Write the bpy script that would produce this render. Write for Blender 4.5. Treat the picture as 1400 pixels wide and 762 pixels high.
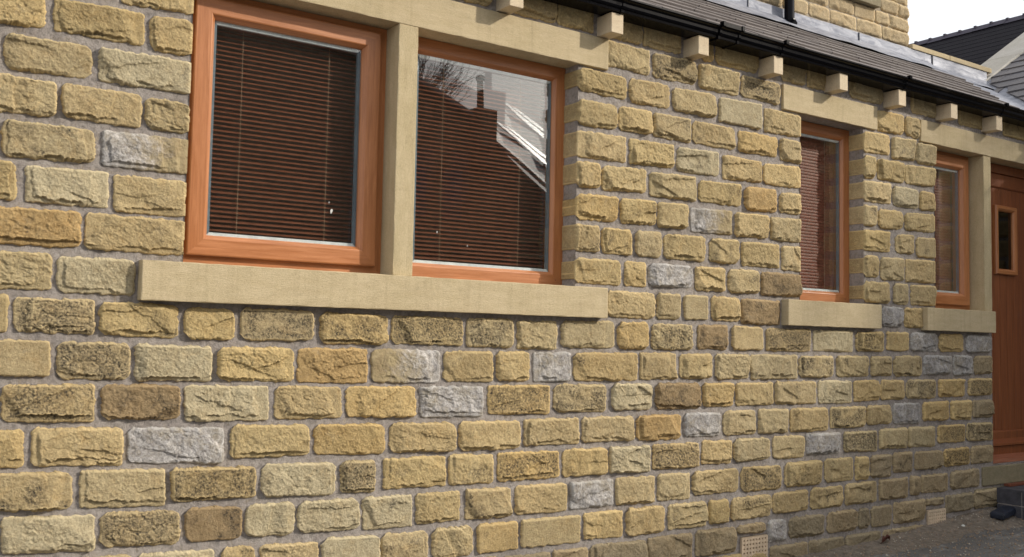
import bpy, bmesh, math, random
import numpy as np
from mathutils import Vector, Matrix
random.seed(7)
for o in list(bpy.data.objects): bpy.data.objects.remove(o)
scene = bpy.context.scene
COL = scene.collection
R = math.radians

# ---------------------------------------------------------------- camera
F_PX, YAW, PITCH, ROLL, DIST, EYE = 1360.45, 0.60866925, 0.06397188, 0.01936827, 3.6595, 1.12
cam = bpy.data.cameras.new('camera'); cam_ob = bpy.data.objects.new('camera', cam); COL.objects.link(cam_ob)
cam.sensor_width = 36; cam.sensor_fit = 'HORIZONTAL'; cam.lens = 36 * F_PX / 1400
cam.clip_start = .05; cam.clip_end = 400
fw = Vector((math.sin(YAW)*math.cos(PITCH), math.cos(YAW)*math.cos(PITCH), math.sin(PITCH)))
rt = Vector((math.cos(YAW), -math.sin(YAW), 0)); up = rt.cross(fw)
rt, up = math.cos(ROLL)*rt + math.sin(ROLL)*up, -math.sin(ROLL)*rt + math.cos(ROLL)*up
cam_ob.matrix_world = Matrix(((rt.x, up.x, -fw.x, 0), (rt.y, up.y, -fw.y, -DIST), (rt.z, up.z, -fw.z, EYE), (0, 0, 0, 1)))
scene.camera = cam_ob

# ---------------------------------------------------------------- sky, sun, exposure
SUN = Vector((.70, -.54, .46)).normalized()
world = bpy.data.worlds.new('World'); scene.world = world; world.use_nodes = True
nt = world.node_tree; bg = nt.nodes['Background']
sky = nt.nodes.new('ShaderNodeTexSky'); sky.sky_type = 'NISHITA'; sky.sun_disc = False
sky.sun_elevation = math.asin(SUN.z); sky.sun_rotation = math.atan2(SUN.x, SUN.y)
sky.air_density = 1.0; sky.dust_density = 4.0; sky.ozone_density = 1.0
haze = nt.nodes.new('ShaderNodeMix'); haze.data_type = 'RGBA'; haze.inputs[0].default_value = .70
nt.links.new(sky.outputs[0], haze.inputs[6]); haze.inputs[7].default_value = (10.4, 10.5, 10.7, 1)   # thin white high cloud everywhere
nt.links.new(haze.outputs[2], bg.inputs[0]); bg.inputs[1].default_value = .135
sun = bpy.data.lights.new('sun', 'SUN'); sun.energy = 3.7; sun.angle = R(1.6); sun.color = (1, .93, .82)
sun_ob = bpy.data.objects.new('sun', sun); COL.objects.link(sun_ob); sun_ob.rotation_euler = SUN.to_track_quat('Z', 'Y').to_euler()
sun_ob.location = (8, -8, 8)
scene.view_settings.view_transform = 'Standard'; scene.view_settings.look = 'None'
scene.view_settings.exposure = 0.0; scene.view_settings.gamma = 1
scene.render.engine = 'CYCLES'
scene.cycles.max_bounces = 8; scene.cycles.transparent_max_bounces = 16; scene.cycles.glossy_bounces = 4

# ---------------------------------------------------------------- node helpers
class N:
    def __init__(s, name):
        s.m = bpy.data.materials.new(name); s.m.use_nodes = True; s.t = s.m.node_tree; s.n = s.t.nodes
        s.b = s.n['Principled BSDF']; s.out = s.n['Material Output']
    def new(s, ty, **kw):
        nd = s.n.new('ShaderNode' + ty)
        for k, v in kw.items(): setattr(nd, k, v)
        return nd
    def ln(s, a, b): s.t.links.new(a, b)
    def put(s, sock, v):
        if isinstance(v, (int, float)): sock.default_value = v
        elif isinstance(v, (tuple, list)): sock.default_value = tuple(v) + ((1,) if len(v) == 3 and len(sock.default_value) == 4 else ())
        else: s.ln(v, sock)
    def noise(s, vec, scale, detail=6, rough=.6, dist=0):
        nd = s.new('TexNoise'); s.put(nd.inputs['Vector'], vec); nd.inputs['Scale'].default_value = scale
        nd.inputs['Detail'].default_value = detail; nd.inputs['Roughness'].default_value = rough; nd.inputs['Distortion'].default_value = dist
        return nd.outputs[0]
    def ramp(s, fac, a, b, ca=0., cb=1.):
        nd = s.new('MapRange'); nd.clamp = True; s.put(nd.inputs[0], fac)
        for i, v in zip((1, 2, 3, 4), (a, b, ca, cb)): s.put(nd.inputs[i], v)
        return nd.outputs[0]
    def mix(s, fac, a, b, mode='MIX'):
        nd = s.new('Mix', data_type='RGBA', blend_type=mode); s.put(nd.inputs[0], fac); s.put(nd.inputs[6], a); s.put(nd.inputs[7], b)
        return nd.outputs[2]
    def math(s, op, a, b=0., c=0.):
        nd = s.new('Math', operation=op)
        for i, v in enumerate((a, b, c)): s.put(nd.inputs[i], v)
        return nd.outputs[0]
    def vmath(s, op, a, b):
        nd = s.new('VectorMath', operation=op); s.put(nd.inputs[0], a); s.put(nd.inputs[1], b); return nd.outputs[0]
    def bump(s, h, dist, strength=1., prev=None):
        nd = s.new('Bump'); nd.inputs['Distance'].default_value = dist; nd.inputs['Strength'].default_value = strength; s.put(nd.inputs['Height'], h)
        if prev is not None: s.ln(prev, nd.inputs['Normal'])
        return nd.outputs[0]
    def coord(s, off=True, scale=None):
        tc = s.new('TexCoord').outputs['Object']
        if scale: tc = s.vmath('MULTIPLY', tc, scale)
        if off:
            oi = s.new('ObjectInfo'); cmb = s.new('CombineXYZ')
            s.ln(s.math('MULTIPLY', oi.outputs['Random'], 97.), cmb.inputs[0]); s.ln(s.math('MULTIPLY', oi.outputs['Random'], 53.), cmb.inputs[1])
            tc = s.vmath('ADD', tc, cmb.outputs[0])
        return tc
    def done(s, col=None, rough=None, normal=None, **kw):
        if col is not None: s.put(s.b.inputs['Base Color'], col)
        if rough is not None: s.put(s.b.inputs['Roughness'], rough)
        if normal is not None: s.ln(normal, s.b.inputs['Normal'])
        for k, v in kw.items(): s.put(s.b.inputs[k.replace('_', ' ')], v)
        return s.m

def wear_and_creases(s, c, amt, tone):
    """pale, fresh arrises along the broken edges"""
    p = s.new('NewGeometry').outputs['Pointiness']
    c = s.mix(s.ramp(p, .51, .57, 0, amt), c, tone)
    return s.mix(s.ramp(p, .40, .485, .45, 0), c, s.mix(1., c, (.45, .40, .34), 'MULTIPLY'))  # creases between the edges get a darker tone in the colour
def mat_stone():
    s = N('rock_faced_sandstone'); v = s.coord()
    oi = s.new('ObjectInfo'); col = oi.outputs['Color']; soot = oi.outputs['Alpha']
    n1 = s.noise(v, 9, 6, .62, .4); n2 = s.noise(v, 42, 9, .72, .5); n3 = s.noise(v, 210, 6, .75); n4 = s.noise(s.vmath('ADD', v, (7, 3, 1)), 14, 9, .72, 1.2)
    n7 = s.noise(s.vmath('ADD', v, (3, 5, 11)), 24, 8, .7, 1.)
    c = s.mix(s.ramp(n1, .35, .7), col, s.mix(1., col, (.80, .76, .70), 'MULTIPLY'))
    c = s.mix(s.ramp(n4, .52, .70, 0, .55), c, s.mix(1., col, (1.08, .91, .70), 'MULTIPLY'))      # iron staining
    c = s.mix(s.ramp(n7, .56, .72, 0, .35), c, (.38, .34, .26))                                   # grey weathering
    n8 = s.noise(s.vmath('ADD', v, (13, 1, 2)), 130, 5, .7)
    c = s.mix(s.ramp(n2, .50, .66, 0, .6), c, s.mix(1., col, (1.28, 1.27, 1.25), 'MULTIPLY')); c = s.mix(s.ramp(n8, .34, .50, .42, 0), c, s.mix(1., col, (.45, .42, .38), 'MULTIPLY')); c = s.mix(s.ramp(n8, .54, .66, 0, .40), c, s.mix(1., col, (1.35, 1.33, 1.3), 'MULTIPLY'))
    c = s.mix(s.ramp(n2, .30, .46, .55, 0), c, s.mix(1., col, (.55, .50, .43), 'MULTIPLY'))
    c = s.mix(s.ramp(n3, .36, .58, .42, 0), c, s.mix(1., col, (.36, .33, .30), 'MULTIPLY'))
    c = s.mix(s.ramp(n3, .60, .72, 0, .35), c, (.60, .54, .40))
    c = wear_and_creases(s, c, .75, s.mix(1., col, (1.42, 1.38, 1.30), 'MULTIPLY'))
    # old soot left on the reclaimed faces
    n5 = s.noise(s.vmath('ADD', v, (1, 9, 4)), 12, 4, .55, .6); n6 = s.noise(v, 110, 7, .75)
    m = s.math('MULTIPLY', s.ramp(s.math('ADD', n5, s.math('MULTIPLY', soot, .66)), .62, .76), s.ramp(n6, .40, .58, .97, .10))
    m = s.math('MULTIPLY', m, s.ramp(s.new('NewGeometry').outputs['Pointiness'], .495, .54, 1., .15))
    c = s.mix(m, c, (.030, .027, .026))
    b = s.bump(n1, .010, .3); b = s.bump(n2, .008, .8, b); b = s.bump(n8, .0035, .9, b); b = s.bump(n3, .002, 1., b)
    return s.done(c, .92, b, Specular_IOR_Level=.25)
def mat_stone_pale():
    s = N('weathered_grey_stone'); v = s.coord()
    oi = s.new('ObjectInfo'); col = oi.outputs['Color']; side = oi.outputs['Alpha']
    n1 = s.noise(v, 18, 9, .75, .8); n2 = s.noise(v, 60, 8, .75); n3 = s.noise(v, 210, 6, .75); n4 = s.noise(v, 9, 4, .6)
    sep = s.new('SeparateXYZ'); s.ln(s.new('TexCoord').outputs['Object'], sep.inputs[0])
    # alpha .5 = whole face grey, towards 0 / 1 = only the left / right part
    k = s.math('MULTIPLY', s.math('SUBTRACT', side, .5), 22.)
    lim = s.math('ADD', s.math('ADD', s.math('MULTIPLY', sep.outputs[0], k), s.math('MULTIPLY', s.math('SUBTRACT', n1, .5), 3.2)), s.math('SUBTRACT', .9, s.math('ABSOLUTE', s.math('MULTIPLY', k, .08))))
    m = s.ramp(lim, -.5, .9)
    base = s.mix(s.ramp(n1, .4, .65), (.43, .345, .20), (.33, .25, .14))
    g = s.mix(s.ramp(n2, .36, .60), s.mix(1., col, (.50, .49, .50), 'MULTIPLY'), col)
    g = s.mix(s.ramp(n4, .46, .64, 0, .55), g, (.40, .34, .24)); n8 = s.noise(s.vmath('ADD', v, (13, 1, 2)), 34, 5, .75, 1.); g = s.mix(s.ramp(n8, .34, .46, .75, 0), g, (.12, .115, .11))
    g = s.mix(s.ramp(n1, .50, .64, 0, .9), g, s.mix(1., col, (1.45, 1.44, 1.42), 'MULTIPLY'))
    g = s.mix(s.ramp(n3, .36, .56, .5, 0), g, (.14, .13, .125))
    g = wear_and_creases(s, g, .5, (.62, .60, .56))
    b = s.bump(n1, .010, .5); b = s.bump(n2, .006, .9, b); b = s.bump(n3, .0022, 1., b)
    return s.done(s.mix(m, base, g), .93, b, Specular_IOR_Level=.2)
def mat_mortar():
    s = N('lime_grey_mortar'); v = s.coord(False)
    n1 = s.noise(v, 4, 6, .65, .5); n2 = s.noise(v, 60, 7, .7); n3 = s.noise(v, 280, 5, .75); n4 = s.noise(v, 15, 6, .7, 1.)
    c = s.mix(s.ramp(n1, .35, .65), (.385, .345, .315), (.295, .262, .240)); c = s.mix(s.ramp(n4, .52, .70, 0, .6), c, (.42, .385, .35)); c = s.mix(s.ramp(n4, .30, .45, .5, 0), c, (.20, .165, .13))
    c = s.mix(s.ramp(n4, .44, .30, 0, .45), c, (.36, .29, .19)); c = s.mix(s.ramp(n2, .34, .55, .6, 0), c, (.13, .115, .105)); c = s.mix(s.ramp(n3, .57, .68, 0, .55), c, (.50, .45, .39)); c = s.mix(s.ramp(n3, .32, .44, .5, 0), c, (.09, .08, .07))
    b = s.bump(n4, .008, .6); b = s.bump(n2, .006, .9, b); b = s.bump(n3, .002, 1., b)
    return s.done(c, .95, b, Specular_IOR_Level=.2)
def mat_sawn(name, c1, c2, stretch=(3, 3, 60), green=0.):
    s = N(name); v = s.coord(); vs = s.coord(True, stretch)
    n1 = s.noise(vs, 1.2, 6, .6, .3); n2 = s.noise(vs, 6, 6, .7); n3 = s.noise(v, 260, 4, .7); n4 = s.noise(v, 3, 5, .6); n5 = s.noise(v, 28, 7, .7)
    c = s.mix(s.ramp(n1, .35, .65), c1, c2); c = s.mix(s.ramp(n4, .45, .75, 0, .5), c, s.mix(1., c, (.80, .80, .72), 'MULTIPLY'))
    c = s.mix(s.ramp(n2, .60, .70, 0, .22), c, (.24, .19, .12)); c = s.mix(s.ramp(n3, .34, .5, .35, 0), c, (.15, .12, .07))
    c = s.mix(s.ramp(n5, .60, .74, 0, .3), c, (.20, .17, .11)); c = s.mix(s.ramp(n3, .56, .68, 0, .3), c, (.68, .60, .44))
    n9 = s.noise(s.coord(True, (22, 22, 1.5)), 1.6, 5, .6); c = s.mix(s.ramp(n9, .50, .72, 0, .28), c, s.mix(1., c, (.62, .60, .56), 'MULTIPLY'))
    if green: c = s.mix(s.ramp(n5, .40, .62, 0, green), c, (.12, .13, .06))
    b = s.bump(n2, .0022, .8); b = s.bump(n5, .002, .5, b); b = s.bump(n3, .001, .6, b)
    return s.done(c, .9, b, Specular_IOR_Level=.25)
def mat_wood(name, st, dark=(.38, .140, .046), light=(.53, .215, .082)):
    s = N(name); v = s.coord(True, st)
    n1 = s.noise(v, 2.2, 6, .6, .6); n2 = s.noise(v, 14, 6, .65); n3 = s.noise(v, 60, 3, .6)
    c = s.mix(s.ramp(n1, .35, .68), dark, light); c = s.mix(s.ramp(n2, .45, .65, 0, .35), c, s.mix(1., c, (.80, .70, .64), 'MULTIPLY'))
    c = s.mix(s.ramp(n3, .58, .70, 0, .35), c, (.13, .04, .015))
    b = s.bump(n2, .0006, .6); b = s.bump(n3, .0003, .5, b)
    return s.done(c, s.ramp(n1, .3, .7, .32, .46), b, Coat_Weight=.15, Coat_Roughness=.25)
def mat_plain(name, c, rough, metal=0., var=.2, sc=20, bump=.0006, **kw):
    s = N(name); v = s.coord(); n = s.noise(v, sc, 6, .65); n2 = s.noise(v, sc*8, 4, .6)
    cc = s.mix(s.ramp(n, .3, .7), tuple(x*(1-var) for x in c), tuple(min(1, x*(1+var)) for x in c))
    b = s.bump(n, bump*3, .5); b = s.bump(n2, bump, .6, b)
    return s.done(cc, s.ramp(n2, .3, .7, rough*.85, min(1, rough*1.15)), b, Metallic=metal, **kw)
def mat_slate(name, a, b_, c_):
    s = N(name); v = s.coord(); oi = s.new('ObjectInfo')
    n1 = s.noise(v, 8, 6, .65); n2 = s.noise(v, 60, 6, .7); n3 = s.noise(v, 250, 4, .7)
    c = s.mix(oi.outputs['Random'], a, b_); c = s.mix(s.ramp(n1, .45, .7, 0, .6), c, c_); c = s.mix(s.ramp(n2, .60, .72, 0, .35), c, (.30, .30, .24))
    c = s.mix(s.ramp(n3, .35, .5, .3, 0), c, (.04, .035, .03))
    b = s.bump(n1, .004, .5); b = s.bump(n2, .0025, .7, b); b = s.bump(n3, .0008, .7, b)
    return s.done(c, .75, b, Specular_IOR_Level=.35)
def mat_lead():
    s = N('lead_flashing'); v = s.coord(); vs = s.coord(True, (2, 2, 9))
    n1 = s.noise(vs, 2.5, 7, .6, .8); n2 = s.noise(v, 22, 7, .7, 1.); n3 = s.noise(v, 130, 4, .6)
    c = s.mix(s.ramp(n1, .36, .62), (.15, .16, .20), (.33, .34, .38)); c = s.mix(s.ramp(n2, .55, .7, 0, .6), c, (.46, .46, .48)); c = s.mix(s.ramp(n2, .28, .42, .5, 0), c, (.12, .12, .15))
    b = s.bump(n1, .012, .5); b = s.bump(n2, .003, .5, b); b = s.bump(n3, .0005, .5, b)
    return s.done(c, s.ramp(n2, .3, .7, .45, .7), b, Metallic=.25)
def mat_glass(name='window_glass', ior=1.52, boost=1.0, tint=(.93, .95, .94)):
    s = N(name); tr = s.new('BsdfTransparent'); tr.inputs[0].default_value = tint + (1,)
    gl = s.new('BsdfGlossy'); gl.inputs['Roughness'].default_value = .0; gl.inputs[0].default_value = (1, 1, 1, 1)
    fr = s.new('Fresnel'); s.ln(s.math('MULTIPLY_ADD', s.new('NewGeometry').outputs['Backfacing'], 1/ior-ior, ior), fr.inputs['IOR'])
    v = s.coord(); n = s.noise(v, 2.2, 1, .5); b = s.bump(n, .003, .12); s.ln(b, gl.inputs['Normal'])
    mx = s.new('MixShader'); s.ln(s.math('MULTIPLY', fr.outputs[0], boost), mx.inputs[0]); s.ln(tr.outputs[0], mx.inputs[1]); s.ln(gl.outputs[0], mx.inputs[2])
    s.ln(mx.outputs[0], s.out.inputs[0]); return s.m
def mat_ground():
    s = N('worn_yard_surface'); v = s.coord(False)
    n1 = s.noise(v, 1.1, 7, .65, .6); n2 = s.noise(v, 9, 8, .7, .5); n3 = s.noise(v, 90, 6, .75); n4 = s.noise(v, 3.4, 7, .7, 1.5)
    v2 = s.coord(False, (1, 3, 1)); n6 = s.noise(v2, 3.2, 8, .7, .8); c = s.mix(s.ramp(n1, .35, .65), (.092, .090, .088), (.145, .14, .134)); c = s.mix(s.ramp(n2, .5, .70, 0, .6), c, (.20, .185, .165)); c = s.mix(s.ramp(n6, .52, .64, 0, .75), c, (.30, .29, .27))
    c = s.mix(s.ramp(n4, .56, .7, 0, .6), c, (.05, .047, .045)); c = s.mix(s.ramp(n3, .55, .7, 0, .5), c, (.26, .24, .21)); c = s.mix(s.ramp(n3, .3, .45, .5, 0), c, (.03, .028, .026))
    b = s.bump(n2, .010, .6); b = s.bump(n3, .004, .9, b)
    return s.done(c, s.ramp(n4, .4, .65, .8, .55), b, Specular_IOR_Level=.3)
def mat_leaf(name, a, b_):
    s = N(name); v = s.coord(False); n = s.noise(v, 1.4, 4, .6); n2 = s.noise(v, 14, 3, .6)
    c = s.mix(s.ramp(n, .35, .65), a, b_); c = s.mix(s.ramp(n2, .5, .7, 0, .4), c, (.12, .13, .03)); return s.done(c, .7)

M_STONE, M_PALE, M_MORTAR = mat_stone(), mat_stone_pale(), mat_mortar()
M_SILL = mat_sawn('sawn_sandstone_dressing', (.57, .465, .295), (.51, .41, .25), (7, 7, 34))
M_MULL = mat_sawn('sawn_sandstone_upright', (.55, .45, .28), (.49, .395, .235), (26, 26, 8))
M_CORB = mat_sawn('sawn_sandstone_corbel', (.72, .60, .43), (.66, .53, .37), (5, 5, 20))
M_PLINTH = mat_sawn('greened_sandstone_plinth', (.29, .24, .155), (.24, .20, .13), (4, 4, 20), .28)
M_WV = mat_wood('hardwood_upright_grain', (26, 26, 1.6)); M_WH = mat_wood('hardwood_level_grain', (1.6, 26, 26))
M_DOOR = mat_wood('hardwood_door_grain', (26, 26, 1.4), (.18, .050, .017), (.29, .092, .032))
M_GUT = mat_plain('black_plastic_gutter', (.003, .003, .0045), .22, bump=.0001, Specular_IOR_Level=.10)
M_SLATE = mat_slate('brown_grey_stone_slate', (.19, .165, .155), (.15, .132, .128), (.25, .225, .205))
M_SLATE2 = mat_slate('grey_slate', (.13, .125, .135), (.17, .16, .165), (.20, .19, .185))
M_DARKROOF = mat_slate('dark_purple_slate', (.006, .005, .008), (.008, .0065, .010), (.010, .009, .013))
M_DARKROOF.node_tree.nodes['Principled BSDF'].inputs['Specular IOR Level'].default_value = .08
M_LEAD = mat_lead(); M_GLASS = mat_glass(boost=2.7)
M_SPACER = mat_plain('aluminium_spacer', (.78, .84, .86), .5, .0)
M_SPACER_D = mat_plain('grey_spacer_side', (.16, .21, .25), .5, .0)
M_BLIND = mat_plain('dark_wood_slat', (.26, .090, .048), .4, 0, .3, 30)
M_BLIND_R = mat_plain('red_wood_slat', (.36, .105, .060), .5, 0, .3, 30)
M_CORD = mat_plain('tan_cord', (.50, .34, .22), .8)
M_TERRA = mat_plain('terracotta', (.60, .47, .33), .85, 0, .2, 30, .001)
M_DARKBRICK = mat_plain('blue_grey_engineering_brick', (.060, .058, .068), .7, 0, .35, 25, .002)
M_BLACK = mat_plain('blue_black_slate_and_void', (.012, .017, .032), .55, 0, .4, 18, .002)
M_GROUND = mat_ground()
M_DEBRIS = mat_plain('sandy_debris', (.18, .148, .115), .95, 0, .45, 30, .006)
M_ROOM = mat_plain('dim_plaster', (.30, .27, .24), .9)
M_WHITE = mat_plain('white_smear', (.5, .5, .47), .8)
M_LEAF = mat_leaf('dark_foliage', (.028, .042, .016), (.05, .065, .024)); M_BARK = mat_plain('bark', (.055, .045, .035), .95, 0, .4, 12, .01)
M_HOUSE = mat_plain('dark_stone_wall', (.10, .075, .05), .95, 0, .35, 6, .004)

# ---------------------------------------------------------------- object helpers
def empty(name, loc=(0, 0, 0)):
    o = bpy.data.objects.new(name, None); o.empty_display_size = .1; COL.objects.link(o); o.location = loc; return o
def tag(o, label=None, cat=None, group=None, kind=None):
    if label: o['label'] = label
    if cat: o['category'] = cat
    if group: o['group'] = group
    if kind: o['kind'] = kind
    return o
WORLD = {}
def wloc(o):
    v = Vector(o.location)
    while o.parent: o = o.parent; v += Vector(o.location)
    return v
def link(name, mesh, parent=None, loc=None):
    o = bpy.data.objects.new(name, mesh); COL.objects.link(o)
    if parent is not None: o.parent = parent
    if loc is not None: o.location = Vector(loc) - (wloc(parent) if parent is not None else Vector((0, 0, 0)))
    return o
class MB:
    """collects faces in world coordinates"""
    def __init__(s): s.v = []; s.f = []; s.mi = []; s.mats = []
    def mat(s, m):
        if m not in s.mats: s.mats.append(m)
        return s.mats.index(m)
    def face(s, pts, m):
        i = len(s.v); s.v += [tuple(p) for p in pts]; s.f.append(tuple(range(i, i+len(pts)))); s.mi.append(s.mat(m))
    def mesh(s, v, f, m):
        i = len(s.v); s.v += [tuple(p) for p in v]; k = s.mat(m)
        for q in f: s.f.append(tuple(i+j for j in q)); s.mi.append(k)
    def box(s, a, b, m, M=None):
        x0, y0, z0 = a; x1, y1, z1 = b
        v = [(x0,y0,z0),(x1,y0,z0),(x1,y1,z0),(x0,y1,z0),(x0,y0,z1),(x1,y0,z1),(x1,y1,z1),(x0,y1,z1)]
        if M: v = [M @ Vector(p) for p in v]
        s.mesh(v, [(0,3,2,1),(4,5,6,7),(0,1,5,4),(1,2,6,5),(2,3,7,6),(3,0,4,7)], m)
    def tube(s, pts, r, m, n=6, r2=None):
        rings = []; k = len(pts)
        for i, p in enumerate(pts):
            p = Vector(p); d = (Vector(pts[min(i+1, k-1)]) - Vector(pts[max(i-1, 0)])).normalized()
            a = d.orthogonal().normalized(); b = d.cross(a); rr = r + ((r2 if r2 is not None else r) - r)*i/max(1, k-1)
            rings.append([p + rr*(math.cos(2*math.pi*j/n)*a + math.sin(2*math.pi*j/n)*b) for j in range(n)])
        v = [q for rg in rings for q in rg]; f = []
        for i in range(k-1):
            for j in range(n): f.append((i*n+j, i*n+(j+1)%n, (i+1)*n+(j+1)%n, (i+1)*n+j))
        f += [tuple(range(n))[::-1], tuple(range((k-1)*n, k*n))]
        s.mesh(v, f, m)
    def extrude(s, prof, x0, x1, m):
        """profile of (y, z) points swept along x, closed ends"""
        n = len(prof); v = [(x0, y, z) for y, z in prof] + [(x1, y, z) for y, z in prof]
        f = [(i, (i+1) % n, n+(i+1) % n, n+i) for i in range(n)] + [tuple(range(n))[::-1], tuple(range(n, 2*n))]
        s.mesh(v, f, m)
    def build(s, name, parent=None, origin=None, smooth=False, bevel=0., seg=2):
        me = bpy.data.meshes.new(name)
        if origin is None:
            a = np.array(s.v); origin = (a.min(0)+a.max(0))/2
        ox, oy, oz = origin
        me.from_pydata([(x-ox, y-oy, z-oz) for x, y, z in s.v], [], s.f)
        for m in s.mats: me.materials.append(m)
        me.polygons.foreach_set('material_index', s.mi)
        if smooth: me.polygons.foreach_set('use_smooth', [True]*len(s.f))
        bm = bmesh.new(); bm.from_mesh(me); bmesh.ops.remove_doubles(bm, verts=bm.verts, dist=1e-5); bmesh.ops.recalc_face_normals(bm, faces=bm.faces)
        if bevel:
            es = [e for e in bm.edges if e.is_manifold and e.calc_face_angle(0) > .6]
            bmesh.ops.bevel(bm, geom=es, offset=bevel, segments=seg, affect='EDGES', profile=.6)
        bm.to_mesh(me); bm.free(); me.update()
        return link(name, me, parent, origin)

# numpy value noise
_rng = np.random.RandomState(3); _T = _rng.rand(256, 256)
def vn(x, y):
    xi = np.floor(x).astype(int); yi = np.floor(y).astype(int); fx = x-xi; fy = y-yi
    fx = fx*fx*fx*(fx*(fx*6-15)+10); fy = fy*fy*fy*(fy*(fy*6-15)+10)
    g = lambda a, b: _T[a & 255, b & 255]
    return (g(xi, yi)*(1-fx)+g(xi+1, yi)*fx)*(1-fy) + (g(xi, yi+1)*(1-fx)+g(xi+1, yi+1)*fx)*fy
def fbm(x, y, oct=4, gain=.5):
    a = 1; t = 0; n = 0
    for i in range(oct):
        t = t + a*(vn(x+i*17.3, y+i*9.1)-.5); n += a; a *= gain; x = x*2.03; y = y*2.03
    return t/n
def sstep(a, b, x):
    t = np.clip((x-a)/(b-a), 0, 1); return t*t*(3-2*t)

def stone_mesh(q, cell, rnd, depth=.03, bulge=1., flat=False):
    """rock-faced block. q: four wall-plane corners (x,z): top left, top right, bottom left, bottom right.
    returns verts relative to the centre (x right, y out of the wall is negative, z up) and faces"""
    q = np.array(q, float).reshape(4, 2); c = q.mean(0); q = q - c
    w = (np.linalg.norm(q[1]-q[0]) + np.linalg.norm(q[3]-q[2]))/2; h = (np.linalg.norm(q[0]-q[2]) + np.linalg.norm(q[1]-q[3]))/2
    nu = max(6, int(w/cell)); nv = max(5, int(h/cell))
    # finer steps near the rim
    def steps(n, L):
        t = np.linspace(0, 1, n+1); e = min(.25, .006/L*1.)
        return np.concatenate([[0], [e*.5], t[1:-1]*(1-2*e)+e, [1-e*.5], [1]])
    su = steps(nu, w); sv = steps(nv, h); U, V = np.meshgrid(su, sv)        # V: 0 top .. 1 bottom
    ox, oy = rnd.rand()*200, rnd.rand()*200
    s = (U-.5)*w; t = (.5-V)*h                                              # metres
    # rounded, slightly ragged outline
    r = .006 + .013*rnd.rand()
    ay = np.maximum(0, np.abs(t)-(h/2-r)); ins = r-np.sqrt(np.maximum(0, r*r-ay*ay)); s2 = s*(w/2-ins)/(w/2)
    ax = np.maximum(0, np.abs(s)-(w/2-r)); ins = r-np.sqrt(np.maximum(0, r*r-ax*ax)); t2 = t*(h/2-ins)/(h/2)
    edge = np.minimum(w/2-np.abs(s), h/2-np.abs(t))
    rag = .0085*np.exp(-edge/.012)
    s2 = s2 + rag*2*fbm(t*48+ox, s*48+oy, 4, .65); t2 = t2 + rag*2*fbm(s*42+oy, t*42+ox+50, 4, .65)
    # face relief
    P = (.0100 + .0085*rnd.rand())*bulge
    H = P + s*rnd.uniform(-.05, .05) + t*rnd.uniform(-.06, .10)
    if not flat:
        for _ in range(rnd.randint(5, 9)):                                  # chisel facets round the margins
            an = rnd.rand()*2*math.pi; ca, sa = math.cos(an), math.sin(an)
            reach = abs(ca)*w/2 + abs(sa)*h/2
            d = (s*ca + t*sa) + .016*fbm(s*26+ox+_*7, t*26+oy, 4, .6)
            st = rnd.uniform(.5, .97)*reach
            H = np.minimum(H, P + .002*rnd.randn() - (d-st)*rnd.uniform(.15, .6))
        H = H + .0075*fbm(s*8+ox, t*11+oy, 3, .5)*bulge
        H = H + .0078*fbm(s*28+ox+9, t*32+oy, 5, .7)
        H = H + .0042*fbm(s*95+ox+19, t*95+oy, 3, .75)
        n = fbm(s*14+oy, t*20+ox, 4, .6); H = H - .0040*(1-np.clip(np.abs(n)*13, 0, 1))*rnd.rand()     # cracks
        # broken ledge along the foot, ragged and interrupted
        lvl = h*rnd.uniform(.05, .17)
        tl = -h/2 + lvl + .034*fbm(s*17+ox+31, oy+s*0, 5, .72) + s*rnd.uniform(-.06, .06)
        on = sstep(-.26, -.06, fbm(s*11+ox+5, oy+7+s*0, 2))*rnd.uniform(.75, 1)
        under = sstep(.0030, -.0012, t-tl)*on
        H = H + .0042*on*np.exp(-np.abs(t-tl)/.009)*sstep(.003, .007, H)
        H = H*(1-under) + np.minimum(H, .0035+.006*fbm(s*30+ox, t*30+oy, 4, .6))*under
        for q_ in range(2):                                                 # shallow flakes broken off the face
            if rnd.rand() < .42:
                cx, cy = rnd.uniform(-.42, .42)*w, rnd.uniform(-.4, .35)*h; an = rnd.randn()*.28 + (1.3 if rnd.rand() < .2 else 0)
                dd = (t-cy)*math.cos(an) - (s-cx)*math.sin(an) + .026*fbm(s*20+ox+77+q_*9, t*20+oy, 5, .7)
                ln_ = rnd.uniform(.15, .45)*w; msk = sstep(1.2, .7, np.abs(s-cx)/ln_)
                H = H - rnd.uniform(.004, .0085)*bulge*sstep(.003, -.001, dd)*sstep(-.05, -.01, dd)*msk
        if rnd.rand() < .5:                                                 # broken left or right margin
            sd = 1 if rnd.rand() < .25 else -1
            sl = w/2 - w*rnd.uniform(.03, .11) + .03*fbm(t*24+ox, oy+t*0+3, 5, .7)
            u3 = sstep(-.001, .003, s*sd-sl); H = H*(1-u3) + np.minimum(H, .006)*u3
    else:
        H = H*.6 + .003*fbm(s*20+ox, t*20+oy, 4, .6) + .002*fbm(s*85+ox+19, t*85+oy, 3, .7)
    H = np.maximum(H, .0020+.003*fbm(s*60, t*60+ox, 3))
    rim = np.clip(edge/(.0035+.004*vn(s*40+ox, t*40+oy)), 0, 1)**.55
    Y = -(H*rim + .001) ; Y = np.where(edge < 1e-6, .006, Y)
    # bilinear placement
    uu = s2/w+.5; vv = .5-t2/h
    X = (q[0, 0]*(1-uu)+q[1, 0]*uu)*(1-vv) + (q[2, 0]*(1-uu)+q[3, 0]*uu)*vv
    Z = (q[0, 1]*(1-uu)+q[1, 1]*uu)*(1-vv) + (q[2, 1]*(1-uu)+q[3, 1]*uu)*vv
    n1, n2 = U.shape
    v = np.stack([X, Y, Z], -1).reshape(-1, 3)
    idx = np.arange(n1*n2).reshape(n1, n2)
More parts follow.
